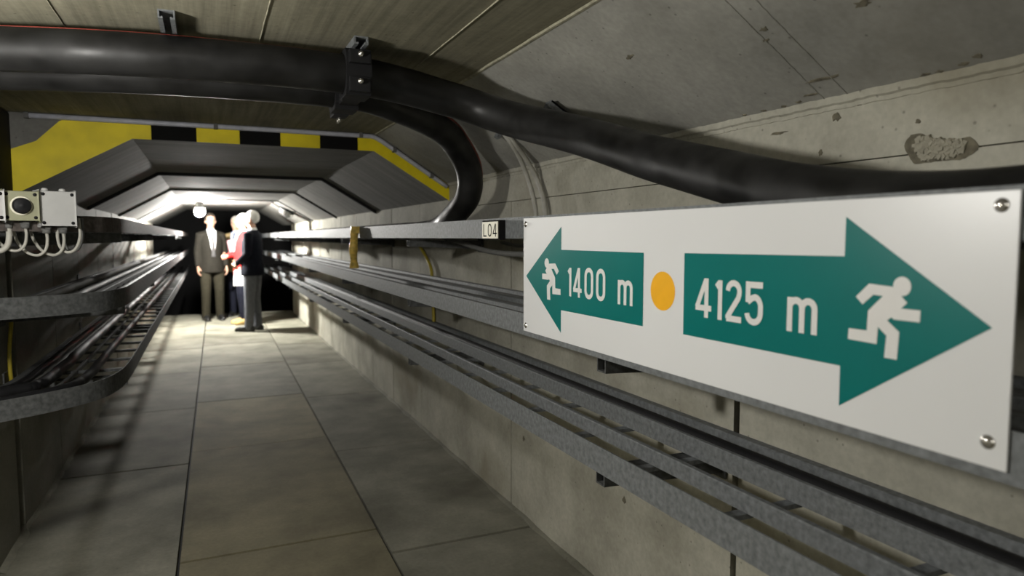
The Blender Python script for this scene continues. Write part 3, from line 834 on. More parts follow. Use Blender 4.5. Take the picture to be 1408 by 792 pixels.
def glyph(ch, w, h, s):
    """strokes of a condensed sans glyph; box 0..w, 0..h, stroke s, centre lines"""
    e = s / 2
    if ch == '1': return [[(w - e, 0), (w - e, h - e * .4)], [(e * .9, h * .80), (w - e * 1.2, h - e * 1.1)]]
    if ch == '4': return [[(w * .70, 0), (w * .70, h - .001)], [(w * .66, h - e * .6), (e * 1.05, h * .24)], [(e * .4, h * .24), (w, h * .24)]]
    if ch == '0':
        r = w / 2 - e
        return [arc(w / 2, h - e - r, r, r, 0, 180) + arc(w / 2, e + r, r, r, 180, 360) + [(w - e, h - e - r)]]
    if ch == '2':
        r = w / 2 - e
        return [arc(w / 2, h - e - r, r, r, 178, -18, 14) + [(w * .80, h * .58), (e * 1.1, e * 1.6), (e * 1.1, e)], [(e * .5, e), (w, e)]]
    if ch == '5':
        r = w / 2 - e
        return [[(w * .97, h - e), (e * 1.3, h - e)], [(e * 1.3, h), (e * 1.3, h * .52)], [(e * 1.3, h * .53)] + [(w * .4, h * .62)] + arc(w / 2, h * .62 - r * .85, r, r, 80, 0, 8) + arc(w / 2, e + r, r, r, 0, -175, 14)]
    if ch == 'm':
        r = (w / 2 - e) / 2
        a = [(e, 0), (e, h - e * .2)]
        b = [(e, h - e - r)] + arc(e + r, h - e - r, r, r, 180, 0, 10) + [(w / 2, 0)]
        c = [(w / 2, h - e - r)] + arc(w / 2 + r, h - e - r, r, r, 180, 0, 10) + [(w - e, 0)]
        return [a, b, c]
    if ch == 'L': return [[(e, h), (e, 0)], [(0, e), (w, e)]]
    return []


def text(parent, items, z0, s, name, mat, fr, t0, t1, lab=None):
    mb = MB()
    k = 0
    for ch, ya, yb, h in items:
        w = ya - yb
        for st_ in glyph(ch, w, h, s):
            k += 1
            mb.ribbon([(ya - x, z0 + y) for x, y in st_], s, t0, t1 + k * .00001, fr)
    o = mb.build(name, mat, parent)
    if lab: o['label'] = lab
    return o


text(sg, [('1', 1.7269, 1.7035, .084), ('4', 1.6945, 1.6445, .084), ('0', 1.629, 1.5822, .086), ('0', 1.5673, 1.5215, .086)], 1.2110, .0118, 'lettering', MT['print_white'], fr_sign, T1 - .0002, T2, 'white number of the left arrow')
text(sg, [('m', 1.4619, 1.3956, .0625)], 1.2110, .0118, 'lettering', MT['print_white'], fr_sign, T1 - .0002, T2, 'white letter of the left arrow')
text(sg, [('4', 1.162, 1.1105, .083), ('1', 1.1014, 1.0785, .083), ('2', 1.0684, 1.0236, .083), ('5', 1.0144, .9675, .083)], 1.2125, .0120, 'lettering', MT['print_white'], fr_sign, T1 - .0002, T2, 'white number of the right arrow')
text(sg, [('m', .9091, .8427, .0625)], 1.2125, .0120, 'lettering', MT['print_white'], fr_sign, T1 - .0002, T2, 'white letter of the right arrow')
# running figures
rhead = (.6900, 1.3066, .0145)
rbody = [(0.7455, 1.3074), (0.7054, 1.3050), (0.6804, 1.2828), (0.6904, 1.2735), (0.6595, 1.2735), (0.6599, 1.2560), (0.7015, 1.2558), (0.7048, 1.2589), (0.7121, 1.2532), (0.6914, 1.2378), (0.6935, 1.1955), (0.7147, 1.1955), (0.7123, 1.2299), (0.7273, 1.2414), (0.7285, 1.2144), (0.7806, 1.2155), (0.7795, 1.2330), (0.7466, 1.2334), (0.7455, 1.2647), (0.7208, 1.2899), (0.7374, 1.2907), (0.7558, 1.274), (0.7686, 1.2852)]


def runner(mx, sc, cy, cz, lab):
    """the running person pictogram, centred at (.715, 1.258)"""
    def mp(y, z): return fr_sign(cy + mx * sc * (y - .715), cz + sc * (z - 1.258), T1 - .0002)
    mb = MB()
    mb.poly_extrude([mp(y, z) for y, z in rbody], (-(T2 - T1 + .0002), 0, 0))
    mb.poly_extrude([mp(rhead[0] + rhead[2] * math.cos(2 * math.pi * k / 28), rhead[1] + rhead[2] * math.sin(2 * math.pi * k / 28)) for k in range(28)], (-(T2 - T1 + .00022), 0, 0))
    o = mb.build('running_figure', MT['print_white'], sg); o['label'] = lab


runner(1, 1.0, .715, 1.258, 'white running figure heading right')
runner(-1, 1.0, 1.8335, 1.2525, 'white running figure heading left')
for y, z in ((.556, 1.4215), (.558, 1.107), (2.011, 1.4215), (2.010, 1.092)):
    mb = MB(); mb.lathe([(.0095, 0), (.0095, .0012), (.0062, .0014), (.006, .003), (.0045, .0046), (0, .0052)], 20, Matrix.Translation((SX, y, z)) @ Matrix.Rotation(math.radians(-90), 4, 'Y'))
    mb.build('screw', MT['steel'], sg)

# small number plate on a black block: L04
nx = XF - .026
np_ = empty('number_plate', (XF, 2.33, 1.405), 'small ivory plate reading L04 on a black block, on the top right rail', 'plate')
# the face looks back along the walkway, turned a little to it
yaw_p = math.radians(28)
fM = Matrix.Translation((XF - .022, 2.335, 1.4065))
mb = MB(); mb.box((XF - .024, 2.188, 1.371), (XF, 2.346, 1.4395), .0015); mb.build('block', MT['black'], np_)
mb = MB(); mb.box((XF - .0265, 2.196, 1.375), (XF - .024, 2.342, 1.4345), .0005); mb.build('face', MT['ivory'], np_)
def fr_np(y, z, d): return Vector((XF - .0265 - d, y, z))
mb = MB(); k = 0
for ch, ya, yb in (('L', 2.330, 2.300), ('0', 2.286, 2.252), ('4', 2.240, 2.204)):
    for st_ in glyph(ch, ya - yb, .046, .0045):
        k += 1; mb.ribbon([(ya - x, 1.3815 + y) for x, y in st_], .0048, -.0003, .0005 + k * .00001, fr_np)
mb.build('lettering', MT['black'], np_)

# ------------------------------------------------------------------ junction boxes on the left tray
bx_dir = Vector((-.64, -.60, 0)).normalized()       # along the bent rail, towards the niche
bx_nrm = Vector((.42, -.91, 0)).normalized()         # facing the camera
bx_side = Vector((bx_nrm.y, -bx_nrm.x, 0)) * -1      # to the right
JB = 'junction boxes on the left top tray'


def jbox(u, v, depth_y, w, h, dpt, mat, label, knob, glands, lidmat=None):
    c = aty(u, v, depth_y)
    X, N, Z = bx_side, bx_nrm, Vector((0, 0, 1))
    Mx = Matrix((X, N, Z)).transposed().to_4x4(); Mx.translation = c     # local x right, y toward camera, z up
    root = empty('junction_box', tuple(c - Z * h / 2), label, 'junction box', JB)
    mb = MB(); mb.box((-w / 2, -dpt, -h / 2), (w / 2, -.022, h / 2), .004, mat=Mx); mb.build('housing', lidmat or mat, root)
    mb = MB(); mb.box((-w / 2, -.021, -h / 2), (w / 2, 0, h / 2), .005, mat=Mx); mb.build('lid', mat, root)
    for sx in (-1, 1):
        for sz in (-1, 1):
            mb = MB(); mb.lathe([(.006, -.001), (.006, .0015), (0, .002)], 10, Mx @ Matrix.Translation((sx * (w / 2 - .011), 0, sz * (h / 2 - .011))) @ Matrix.Rotation(math.radians(-90), 4, 'X')); mb.build('screw', MT['cable'], root)
    if knob:
        mt = Mx @ Matrix.Rotation(math.radians(-90), 4, 'X')
        mb = MB(); mb.lathe([(.033, -.001), (.033, .004), (.028, .006), (.028, .002)], 28, mt); mb.build('knob_collar', MT['ivory'], root)
        mb = MB(); mb.lathe([(.027, .0), (.027, .016), (.023, .021), (.011, .019), (.006, .023), (0, .024)], 28, mt); kb = mb.build('knob', MT['cable'], root); kb['label'] = 'black round knob'
    for gx, loop, gmat, gr in glands:
        mb = MB(); mb.lathe([(.017, -h / 2 - .012), (.017, -h / 2 + .001)], 6, Mx @ Matrix.Translation((gx, -dpt / 2, 0)), smooth=False)
        mb.lathe([(.013, -h / 2 - .026), (.014, -h / 2 - .012)], 14, Mx @ Matrix.Translation((gx, -dpt / 2, 0))); mb.build('cable_gland', MT['greycable'], root)
        lp = [Mx @ Vector((gx + a, -dpt / 2 - b, -h / 2 - .02 - c_)) for a, b, c_ in loop]
        mb = MB(); mb.tube(spline(lp, 8), gr, 10); mb.build('lead', gmat, root)
    for gx in ((-.03, .025) if not knob else ()):
        mb = MB(); mb.lathe([(.011, h / 2 - .001), (.011, h / 2 + .008), (.007, h / 2 + .012), (0, h / 2 + .013)], 12, Mx @ Matrix.Translation((gx, -dpt / 2, 0))); mb.build('blanking_plug', MT['box_white'], root)
    return root


def J(k): return [(0, 0, 0), (.002, 0, .03), (-.004, .004, .065), (-.025, .012, .085), (-.055, .025, .075), (-.075, .05, .04), (-.08, .08, .0), (-.08, .10, -.03)][: 8]


jbox(29, 283, 2.86, .105, .102, .075, MT['box_olive'], 'olive junction box with a round black knob, centre of the three', True, [(-.032, J(0), MT['palecable'], .0095), (.018, J(1), MT['palecable'], .005)], MT['box_white'])
jbox(80, 287, 2.92, .112, .124, .075, MT['box_white'], 'white junction box with a plain lid, right of the knob box', False, [(-.03, J(0), MT['palecable'], .0052), (.022, J(1), MT['palecable'], .0052)])
jbox(-20, 282, 2.80, .105, .102, .075, MT['box_white'], 'pale junction box cut by the left edge of the view', False, [(.02, J(0), MT['palecable'], .0055)])
LG = 'grey cable loops beside the junction boxes'
lp = [tuple(aty(u, v, 2.98)) for u, v in [(108, 300), (110, 325), (104, 342), (93, 347), (83, 340), (79, 325), (80, 312)]]
cable('looped_cable', lp, .0052, MT['palecable'], 'front pale cable looping under the rail right of the white junction box', group=LG)
lp = [tuple(aty(u, v, 3.02)) for u, v in [(113, 300), (114, 325), (108, 342), (98, 345), (90, 338), (88, 318)]]
cable('looped_cable', lp, .0048, MT['greycable'], 'thinner grey cable looping behind the pale one right of the white junction box', group=LG)


# ------------------------------------------------------------------ lamps
def globe_lamp(name, pos, ceil_z, r, strength, label):
    root = empty(name, (pos[0], pos[1], ceil_z), label, 'lamp')
    mb = MB(); mb.lathe([(.05, ceil_z + .001), (.055, ceil_z - .01), (.05, ceil_z - .03), (.05 if ceil_z - pos[2] < .2 else .012, ceil_z - .034), (.05 if ceil_z - pos[2] < .2 else .012, pos[2] + r * .97), (.05, pos[2] + r * .92), (.07, pos[2] + r * .86), (.075, pos[2] + r * .70)], 20, Matrix.Translation((pos[0], pos[1], 0))); mb.build('lamp_base', MT['greycable'], root)
    mb = MB(); N = 8
    mb.lathe([(0, -r)] + [(r * math.cos(a), r * math.sin(a)) for a in [-math.pi / 2 + math.pi * .80 * k / N for k in range(1, N + 1)]], 16, Matrix.Translation(pos))
    mb.build('lamp_globe', glow('lamp_glow_' + name, (1.0, .975, .92), strength), root)
    return root


globe_lamp('globe_lamp', (-0.089, 10.9, 1.745), ZT, .068, FAR_GLOBE, 'lit white globe lamp on the tunnel ceiling beside the men')
globe_lamp('globe_lamp', NEAR_POS, ZC, .075, NEAR_GLOBE, 'lit globe lamp on the ceiling of the niche, beside the near trays')

globe_lamp('globe_lamp', (-0.45, -1.5, 1.84), ZC, .075, BACK_FILL, 'added fill globe on the chamber ceiling, at the end opposite the men')  # unseen fill, added to brighten the right wall, floor and lintel

# oval bulkhead lamp on the right slope near the men
sl = (BR - CR).normalized(); sn = Vector((sl.z, 0, -sl.x)); sn = sn if sn.z < 0 else -sn
oc = CR.lerp(BR, .38) + Vector((0, 10.7, 0))
OM = Matrix((Vector((0, 1, 0)).cross(sn).normalized(), Vector((0, 1, 0)), sn)).transposed().to_4x4(); OM.translation = oc
ol = empty('bulkhead_lamp', tuple(oc), 'unlit oval caged bulkhead lamp on the right roof slope near the men', 'lamp')
SO = Matrix.Diagonal((1, 1.45, 1, 1))
mb = MB(); mb.lathe([(.115, -.002), (.118, .02), (.105, .028), (.1, .028)], 28, OM @ SO); mb.build('lamp_base', MT['galv_dull'], ol)
mb = MB(); mb.lathe([(.10, .026), (.095, .05), (.075, .075), (.04, .09), (0, .094)], 20, OM @ SO); mb.build('lamp_glass', MT['lamp_glass'], ol)
mb = MB()
for k in range(4):
    a = math.pi * k / 4
    mb.tube([OM @ SO @ Vector((.112 * math.cos(a) * math.cos(t), .112 * math.sin(a) * math.cos(t), .022 + .085 * math.sin(t))) for t in [math.pi * j / 14 for j in range(15)]], .004, 6)
mb.build('cage', MT['galv_dull'], ol)
cable('lamp_cable', [tuple(OM @ Vector(p)) for p in [(-.02, -.17, .01), (-.05, -.32, .02), (.06, -.42, .05), (.2, -.36, .05), (.28, -.15, .02), (.30, .1, .01)]], .009, MT['cable'], 'black cable looping beside the oval lamp on the right slope')

# ------------------------------------------------------------------ people
MT['skin'] = plain('skin', (0.50, 0.29, 0.20), .55, vary=.08)
MT['suit_dark'] = plain('charcoal_suit', (0.014, 0.0128, 0.0098), .85, vary=.2, spec=.12)
MT['trouser_brown'] = plain('olive_brown_trousers', (0.025, 0.0225, 0.0145), .85, vary=.2, spec=.12)
MT['shirt'] = plain('white_shirt', (0.75, 0.75, 0.74), .7, vary=.03, spec=.12)
MT['tie_grey'] = plain('grey_tie', (0.06, 0.06, 0.06), .5, spec=.12)
MT['hair_dark'] = plain('dark_hair', (0.035, 0.028, 0.02), .6, vary=.4, scale=80)
MT['hair_grey'] = plain('grey_hair', (0.33, 0.31, 0.28), .6, vary=.3, scale=80)
MT['hair_white'] = plain('white_hair', (0.60, 0.59, 0.56), .7, vary=.1, scale=80)
MT['jacket_tan'] = plain('tan_jacket', (0.20, 0.15, 0.075), .85, vary=.2, spec=.12)
MT['shirt_blue'] = plain('pale_blue_shirt', (0.35, 0.40, 0.58), .7, spec=.12)
MT['navy'] = plain('navy_cloth', (0.007, 0.008, 0.013), .9, vary=.2, spec=.12)
MT['red_jacket'] = plain('red_cloth', (0.55, 0.02, 0.02), .75, vary=.1, spec=.12)
MT['trouser_grey'] = plain('grey_trousers', (0.12, 0.124, 0.138), .85, vary=.15, spec=.12)
MT['trouser_navy'] = plain('navy_trousers', (0.008, 0.009, 0.016), .9, spec=.12)
MT['shoe_black'] = plain('black_leather', (0.012, 0.012, 0.012), .35)
MT['shoe_tan'] = plain('tan_leather', (0.45, 0.30, 0.10), .5)
MT['paper'] = plain('white_paper', (0.82, 0.80, 0.79), .7, vary=.02)
MT['paper_pink'] = plain('pink_paper', (0.80, 0.45, 0.50), .7, vary=.03)


def remeshed(mb, name, voxel, mat, parent, smooth_it=2):
    bmesh.ops.recalc_face_normals(mb.bm, faces=mb.bm.faces)
    me = bpy.data.meshes.new(name); mb.bm.to_mesh(me); mb.bm.free()
    o = bpy.data.objects.new(name, me); COL.objects.link(o)
    md = o.modifiers.new('r', 'REMESH'); md.mode = 'VOXEL'; md.voxel_size = voxel; md.use_smooth_shade = True
    ms = o.modifiers.new('s', 'SMOOTH'); ms.factor = .5; ms.iterations = smooth_it
    dg = bpy.context.evaluated_depsgraph_get()
    m2 = bpy.data.meshes.new_from_object(o.evaluated_get(dg))
    o.modifiers.clear(); o.data = m2; bpy.data.meshes.remove(me); m2.name = name
    m2.materials.clear(); m2.materials.append(mat)
    for p in m2.polygons: p.use_smooth = True
    o.parent = parent
    return o


def limb(mb, pts, n=12):
    """closed tube through (x, y, z, rx[, ry]) joints with rounded ends"""
    P = [Vector(p[:3]) for p in pts]; R_ = [p[3] for p in pts]
    # add rounded caps
    d0 = (P[0] - P[1]).normalized(); d1 = (P[-1] - P[-2]).normalized()
    P = [P[0] + d0 * R_[0] * .8] + P + [P[-1] + d1 * R_[-1] * .8]; R_ = [R_[0] * .45] + R_ + [R_[-1] * .45]
    t = (P[1] - P[0]).normalized(); ref = Vector((0, 1, 0)) if abs(t.y) < .9 else Vector((1, 0, 0)); s = t.cross(ref).normalized(); rings = []
    for i, p in enumerate(P):
        t = (P[min(i + 1, len(P) - 1)] - P[max(i - 1, 0)]).normalized(); s = (s - t * s.dot(t)).normalized(); u = t.cross(s)
        rings.append([mb.bm.verts.new(p + (s * math.cos(2 * math.pi * k / n) + u * math.sin(2 * math.pi * k / n)) * R_[i]) for k in range(n)])
    for a, b in zip(rings, rings[1:]):
        for j in range(n): mb.face([a[j], a[(j + 1) % n], b[(j + 1) % n], b[j]])
    mb.face(rings[0][::-1]); mb.face(rings[-1])


def stack(mb, rows, n=24):
    """elliptical horizontal sections (z, rx, ry, cx, cy)"""
    rings = []
    for z, rx_, ry_, cx_, cy_ in rows:
        rings.append([mb.bm.verts.new((cx_ + rx_ * math.cos(2 * math.pi * k / n), cy_ + ry_ * math.sin(2 * math.pi * k / n), z)) for k in range(n)])
    for a, b in zip(rings, rings[1:]):
        for j in range(n): mb.face([a[j], a[(j + 1) % n], b[(j + 1) % n], b[j]])
    mb.face(rings[0][::-1]); mb.face(rings[-1])


def hand(mb, w, e, palm_n, curl=.5, sc=1.0):
    """palm and five fingers from the wrist w; e = elbow, palm_n = direction the palm faces"""
    d = (w - e).normalized(); pn = (palm_n - d * palm_n.dot(d)).normalized(); sd = d.cross(pn)
    for k in (-1, -.33, .33, 1):
        b = w + d * .02 + sd * k * .022
        limb(mb, [(*(w + sd * k * .012), .017), (*(w + d * .05 + sd * k * .026), .0145), (*(w + d * .088 + sd * k * .029), .0125)], 8)
    for k, ln in ((-1, .060), (-.33, .074), (.33, .080), (1, .072)):
        b = w + d * .088 + sd * k * .030
        q1 = b + (d * math.cos(curl * .5) + pn * math.sin(curl * .5)) * ln * .45
        q2 = q1 + (d * math.cos(curl * 1.3) + pn * math.sin(curl * 1.3)) * ln * .32
        q3 = q2 + (d * math.cos(curl * 2.0) + pn * math.sin(curl * 2.0)) * ln * .26
        limb(mb, [(*b, .0100), (*q1, .0095), (*q2, .0088), (*q3, .0080)], 8)
    t0 = w + d * .025 + sd * .03; t1 = t0 + (d * .6 + sd * .65 + pn * .35).normalized() * .045; t2 = t1 + (d * .85 + sd * .2 + pn * .5).normalized() * .032
    limb(mb, [(*t0, .0150), (*t1, .0115), (*t2, .0095)], 8)


def person(loc, rz, H, label, o):
    root = empty('person', (loc[0], loc[1], 0), label, 'person')
    S = H / 1.78
    LK = o.get('stance', .09); bulk = o.get('bulk', 1.0)
    turn = o.get('head_turn', 0.0); tilt = o.get('head_tilt', 0.0)
    arms = {}
    for s in (-1, 1):
        sh = Vector((.165 * s * bulk, 0.01, 1.43)); el, wr_ = o['arms'][0 if s < 0 else 1]
        arms[s] = (sh, Vector(el), Vector(wr_))
    legs = {s: (Vector((.095 * s, 0, .93)), Vector((s * (LK + .005) + 0, -.02 + o.get('knee', (0, 0))[0 if s < 0 else 1], .50)), Vector((s * (LK + .01), .02 + o.get('step', (0, 0))[0 if s < 0 else 1], .085))) for s in (-1, 1)}
    HM = Matrix.Translation((0, 0, 1.53)) @ Matrix.Rotation(turn, 4, 'Z') @ Matrix.Rotation(tilt, 4, 'X') @ Matrix.Translation((0, 0, -1.53))
    # body
    mb = MB()
    stack(mb, [(.88, .13, .09, 0, 0), (.95, .15, .105, 0, 0), (1.08, .135, .10 * bulk, 0, 0), (1.25, .15, .11 * bulk, 0, 0), (1.38, .165, .105, 0, .005), (1.44, .13, .08, 0, .01), (1.48, .07, .06, 0, .012)])
    limb(mb, [(0, .015, 1.44, .062), (0, .012, 1.50, .056), (0, .0, 1.57, .054)])
    n0 = len(mb.bm.verts)
    # head: skull, face, jaw, nose, ears
    bmesh.ops.create_icosphere(mb.bm, subdivisions=3, radius=1, matrix=HM @ Matrix.Translation((0, .012, 1.685)) @ Matrix.Diagonal((.076, .095, .095, 1)))
    bmesh.ops.create_icosphere(mb.bm, subdivisions=3, radius=1, matrix=HM @ Matrix.Translation((0, -.018, 1.625)) @ Matrix.Diagonal((.062, .072, .082, 1)))
    bmesh.ops.create_icosphere(mb.bm, subdivisions=2, radius=1, matrix=HM @ Matrix.Translation((0, -.058, 1.572)) @ Matrix.Diagonal((.032, .026, .02, 1)))
    bmesh.ops.create_icosphere(mb.bm, subdivisions=2, radius=1, matrix=HM @ Matrix.Translation((0, -.097, 1.636)) @ Matrix.Rotation(-.35, 4, 'X') @ Matrix.Diagonal((.013, .016, .026, 1)))
    bmesh.ops.create_icosphere(mb.bm, subdivisions=2, radius=1, matrix=HM @ Matrix.Translation((0, -.083, 1.594)) @ Matrix.Diagonal((.024, .008, .008, 1)))
    bmesh.ops.create_icosphere(mb.bm, subdivisions=2, radius=1, matrix=HM @ Matrix.Translation((0, -.078, 1.678)) @ Matrix.Diagonal((.05, .012, .009, 1)))
    for s in (-1, 1):
        bmesh.ops.create_icosphere(mb.bm, subdivisions=2, radius=1, matrix=HM @ Matrix.Translation((s * .077, .012, 1.642)) @ Matrix.Rotation(s * .3, 4, 'Z') @ Matrix.Diagonal((.01, .02, .033, 1)))
        sh, el, wr_ = arms[s]
        limb(mb, [(*(sh * .85 + Vector((0, 0, .21))), .055), (*sh, .052), (*sh.lerp(el, .5), .045), (*el, .038), (*el.lerp(wr_, .35), .037), (*wr_, .025)])
        hand(mb, wr_, el, Vector(o.get('palm', ((1, 0, 0), (-1, 0, 0)))[0 if s < 0 else 1]), o.get('curl', .5))
        h, k, a = legs[s]
        limb(mb, [(*h, .085), (*h.lerp(k, .5), .075), (*k, .055), (*k.lerp(a, .35), .052), (*a, .036)])
        limb(mb, [(a.x, a.y + .03, .045, .035), (a.x, a.y - .06, .04, .036), (a.x + s * .012, a.y - .15, .03, .03)])
    body = remeshed(mb, 'body', .0085, MT['skin'], root, 1)
    # eyes
    for s in (-1, 1):
        mb = MB(); bmesh.ops.create_icosphere(mb.bm, subdivisions=2, radius=1, matrix=HM @ Matrix.Translation((s * .03, -.081, 1.657)) @ Matrix.Diagonal((.013, .007, .007, 1)))
        mb.build('eye', MT['hair_dark'], root, smooth=True, local=True)
    # trousers and shoes
    mb = MB()
    stack(mb, [(.84, .13, .105, 0, 0), (.92, .165, .125, 0, 0), (1.0, .158, .118 * bulk, 0, 0), (1.04, .150, .115 * bulk, 0, 0)])
    for s in (-1, 1):
        h, k, a = legs[s]
        limb(mb, [(h.x, h.y, .92, .098), (*h.lerp(k, .4), .094), (*k, .078), (*k.lerp(a, .5), .072), (a.x, a.y - .005, .09, .066), (a.x, a.y - .01, .06, .066)])
    remeshed(mb, 'trousers', .013, o['trousers'], root, 3)
    for s in (-1, 1):
        h, k, a = legs[s]; mb = MB()
        limb(mb, [(a.x, a.y + .045, .05, .046), (a.x, a.y - .04, .05, .05), (a.x + s * .008, a.y - .12, .04, .044), (a.x + s * .014, a.y - .19, .03, .032)], 12)
        for v in mb.bm.verts:
            v.co.z = max(v.co.z, 0.0)
        sole = mb
        sole.box((a.x - .042, a.y - .21, 0), (a.x + .042, a.y + .075, .022), .01)
        remeshed(mb, 'shoe', .009, o['shoes'], root, 2)
    # jacket with sleeves
    mb = MB(); hem = o.get('hem', .80)
    stack(mb, [(hem, .190 * bulk, .155 * bulk, 0, 0), (.90, .186 * bulk, .155 * bulk, 0, 0), (1.05, .165 * bulk, .136 * bulk, 0, -.005), (1.2, .172 * bulk, .14 * bulk, 0, -.005), (1.33, .18 * bulk, .134 * bulk, 0, 0), (1.42, .165 * bulk, .11, 0, .008), (1.475, .13, .085, 0, .014), (1.50, .085, .072, 0, .016)])
    for s in (-1, 1):
        sh, el, wr_ = arms[s]
        wc = el.lerp(wr_, .93)
        limb(mb, [(sh.x * .8, sh.y, sh.z - .01, .075), (*sh, .070), (*sh.lerp(el, .5), .061), (*el, .055), (*el.lerp(wc, .6), .048), (*wc, .042)])
    jk = remeshed(mb, 'jacket', .012, o['jacket'], root, 3)
    bpy.context.view_layer.update()
    tree = BVHTree.FromPolygons([v.co for v in jk.data.vertices], [p.vertices for p in jk.data.polygons])

    def front(name, f, z0, z1, mat, off, lab=None):
        """panel lying on the jacket front between the curves f(z) = (xa, xb)"""
        mb = MB(); R = []; nz, nx_ = 22, 8
        for i in range(nz + 1):
            z = z0 + (z1 - z0) * i / nz; xa, xb = f(z); row = []
            for j in range(nx_ + 1):
                x = xa + (xb - xa) * j / nx_
                hit = tree.ray_cast(Vector((x, -.6, z)), Vector((0, 1, 0)))[0]
                y = hit.y if hit else -.05
                if z > 1.49: y = min(y, -.05)
                row.append((mb.bm.verts.new((x, y - off, z)), mb.bm.verts.new((x, y + .006, z))))
            R.append(row)
        for a, b in zip(R, R[1:]):
            for j in range(nx_):
                mb.face([a[j][0], a[j + 1][0], b[j + 1][0], b[j][0]]); mb.face([a[j][1], b[j][1], b[j + 1][1], a[j + 1][1]])
            mb.face([a[0][0], b[0][0], b[0][1], a[0][1]]); mb.face([a[-1][0], a[-1][1], b[-1][1], b[-1][0]])
        for row in (R[0], R[-1]):
            for j in range(nx_): mb.face([row[j][0], row[j][1], row[j + 1][1], row[j + 1][0]])
        p = mb.build(name, mat, root, smooth=True, local=True)
        if lab: p['label'] = lab
        return p
    vb = o.get('vneck', 1.10)
    front('shirt', lambda z: (-.010 - .062 * max(0, (z - vb) / (1.5 - vb)), .010 + .062 * max(0, (z - vb) / (1.5 - vb))), vb, 1.497, o['shirt'], .004)
    mb = MB(); limb(mb, [(0, .014, 1.475, .070), (0, .010, 1.515, .064)], 20); mb.build('collar', o['shirt'], root, smooth=True, local=True)
    if 'tie' in o: front('tie', lambda z: (-.014 - .018 * max(0, 1.42 - z) / .4, .014 + .018 * max(0, 1.42 - z) / .4), vb, 1.485, o['tie'], .009)
    if 'stripe' in o:
        front('lapel', lambda z: (-.09, -.05), o['stripe'][1], 1.44, o['stripe'][0], .007); front('lapel', lambda z: (.05, .09), o['stripe'][1], 1.44, o['stripe'][0], .007)
    # hair cap
    mb = MB()
    bmesh.ops.create_icosphere(mb.bm, subdivisions=4, radius=1, matrix=Matrix.Translation((0, .02, 1.69)) @ Matrix.Diagonal((.086, .102, .100, 1)))
    line = o.get('hairline', 1.70)
    for v in mb.bm.verts:
        # trim the cap away from the face and the neck
        lim = line if v.co.y < -.03 else (1.655 if v.co.y < .03 else 1.595)
        if v.co.z < lim: v.co.z = lim + (v.co.z - lim) * .05; v.co.x *= .93; v.co.y = .02 + (v.co.y - .02) * .9
        v.co += Vector((random.uniform(-1, 1), random.uniform(-1, 1), random.uniform(-1, 1))) * .0022
        v.co = HM @ v.co
    mb.build('hair', o['hair'], root, smooth=True, local=True)
    if o.get('glasses'):
        mb = MB()
        for s in (-1, 1):
            mb.tube([HM @ Vector((s * .032 + .021 * math.cos(t), -.098, 1.655 + .017 * math.sin(t))) for t in [2 * math.pi * k / 16 for k in range(17)]], .002, 6)
            mb.tube([HM @ Vector((s * .053, -.096, 1.66)), HM @ Vector((s * .078, -.05, 1.662)), HM @ Vector((s * .084, .01, 1.658))], .002, 6)
        mb.tube([HM @ Vector((-.011, -.099, 1.658)), HM @ Vector((.011, -.099, 1.658))], .002, 6)
        mb.build('glasses', MT['hair_dark'], root, local=True)
    root.scale = (S, S, S); root.rotation_euler = (0, 0, rz)
    return root


DOWN = (((-.212, .03, 1.15), (-.222, -.03, .90)), ((.212, .03, 1.15), (.222, -.03, .90)))
HOLD = (((-.215, .01, 1.16), (-.10, -.24, 1.12)), ((.215, .01, 1.16), (.10, -.25, 1.12)))
CLASP = (((-.215, .02, 1.16), (-.05, -.21, 1.02)), ((.215, .02, 1.16), (.04, -.225, 1.00)))
ONE = (((-.215, .02, 1.15), (-.10, -.22, 1.10)), ((.215, .03, 1.15), (.205, -.10, .92)))

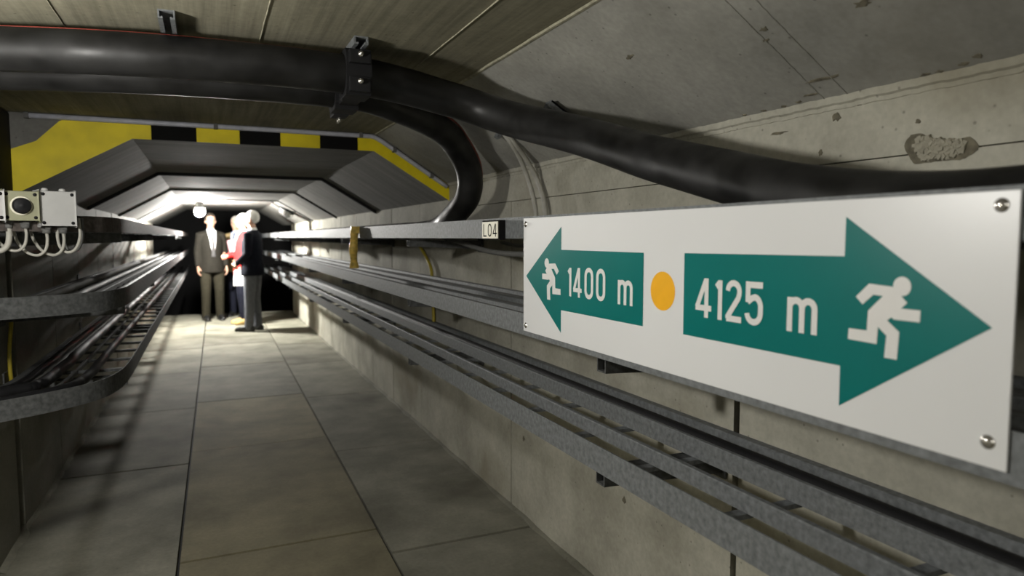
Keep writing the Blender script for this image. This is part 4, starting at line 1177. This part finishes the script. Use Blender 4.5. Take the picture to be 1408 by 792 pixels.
person((0.055, 12.35), math.radians(12), 1.77, 'man in a dark suit and grey tie facing the camera, left of the group',
       dict(arms=DOWN, trousers=MT['trouser_brown'], shoes=MT['shoe_black'], jacket=MT['suit_dark'], shirt=MT['shirt'], tie=MT['tie_grey'], hair=MT['hair_dark'], vneck=1.06, hairline=1.73, stance=.10))
person((0.46, 12.82), math.radians(-24), 1.74, 'grey-haired man in a tan jacket and blue shirt holding papers, behind the others',
       dict(arms=HOLD, trousers=MT['trouser_navy'], shoes=MT['shoe_black'], jacket=MT['jacket_tan'], shirt=MT['shirt_blue'], tie=MT['tie_grey'], hair=MT['hair_grey'], hairline=1.73, curl=.9, vneck=1.02, palm=((.5, 0, .8), (-.5, 0, .8))))
person((0.515, 11.62), math.radians(-76), 1.75, 'white-haired man in a red jacket and tan shoes, half hidden behind the navy blazer',
       dict(arms=ONE, trousers=MT['trouser_navy'], shoes=MT['shoe_tan'], jacket=MT['red_jacket'], shirt=MT['shirt'], hair=MT['hair_white'], vneck=1.17, curl=.8))
person((0.595, 10.68), math.radians(-116), 1.76, 'white-haired man in a navy blazer and grey trousers, seen from the side with folded hands',
       dict(arms=CLASP, trousers=MT['trouser_grey'], shoes=MT['shoe_black'], jacket=MT['navy'], shirt=MT['shirt'], hair=MT['hair_white'], vneck=1.1, curl=1.0, hem=.83, bulk=1.05, palm=((1, .4, 0), (-1, .4, 0)), step=(0, -.05)))


def sheet(name, c, ax, ay, w, h, mat, label, group=None):
    c, ax, ay = Vector(c), Vector(ax).normalized(), Vector(ay).normalized(); n = ax.cross(ay)
    root = None; mb = MB(); N = 8; F, B = [], []
    for j in range(N + 1):
        for i in range(2):
            p = c + ax * w * (i - .5) + ay * h * (j / N - .5) + n * .02 * math.sin(j / N * math.pi)
            F.append(mb.bm.verts.new(p)); B.append(mb.bm.verts.new(p - n * .002))
    for j in range(N):
        a, b, c_, d_ = 2 * j, 2 * j + 1, 2 * j + 3, 2 * j + 2
        mb.face([F[a], F[b], F[c_], F[d_]]); mb.face([B[a], B[d_], B[c_], B[b]]); mb.face([F[a], F[d_], B[d_], B[a]]); mb.face([F[b], B[b], B[c_], F[c_]])
    mb.face([F[0], B[0], B[1], F[1]]); mb.face([F[-2], F[-1], B[-1], B[-2]])
    return tag(mb.build(name, mat), label, 'paper', group)


sheet('paper_sheet', (0.37, 12.52, 1.19), (.92, -.39, .1), (-.15, -.35, .85), .22, .30, MT['paper_pink'], 'pinkish paper sheet held up by the man in the tan jacket')
sheet('paper_sheet', (0.43, 11.30, .75), (.93, -.3, 0), (.1, 0, 1), .16, .24, MT['paper'], 'white paper sheet hanging from the hand of the man in red')
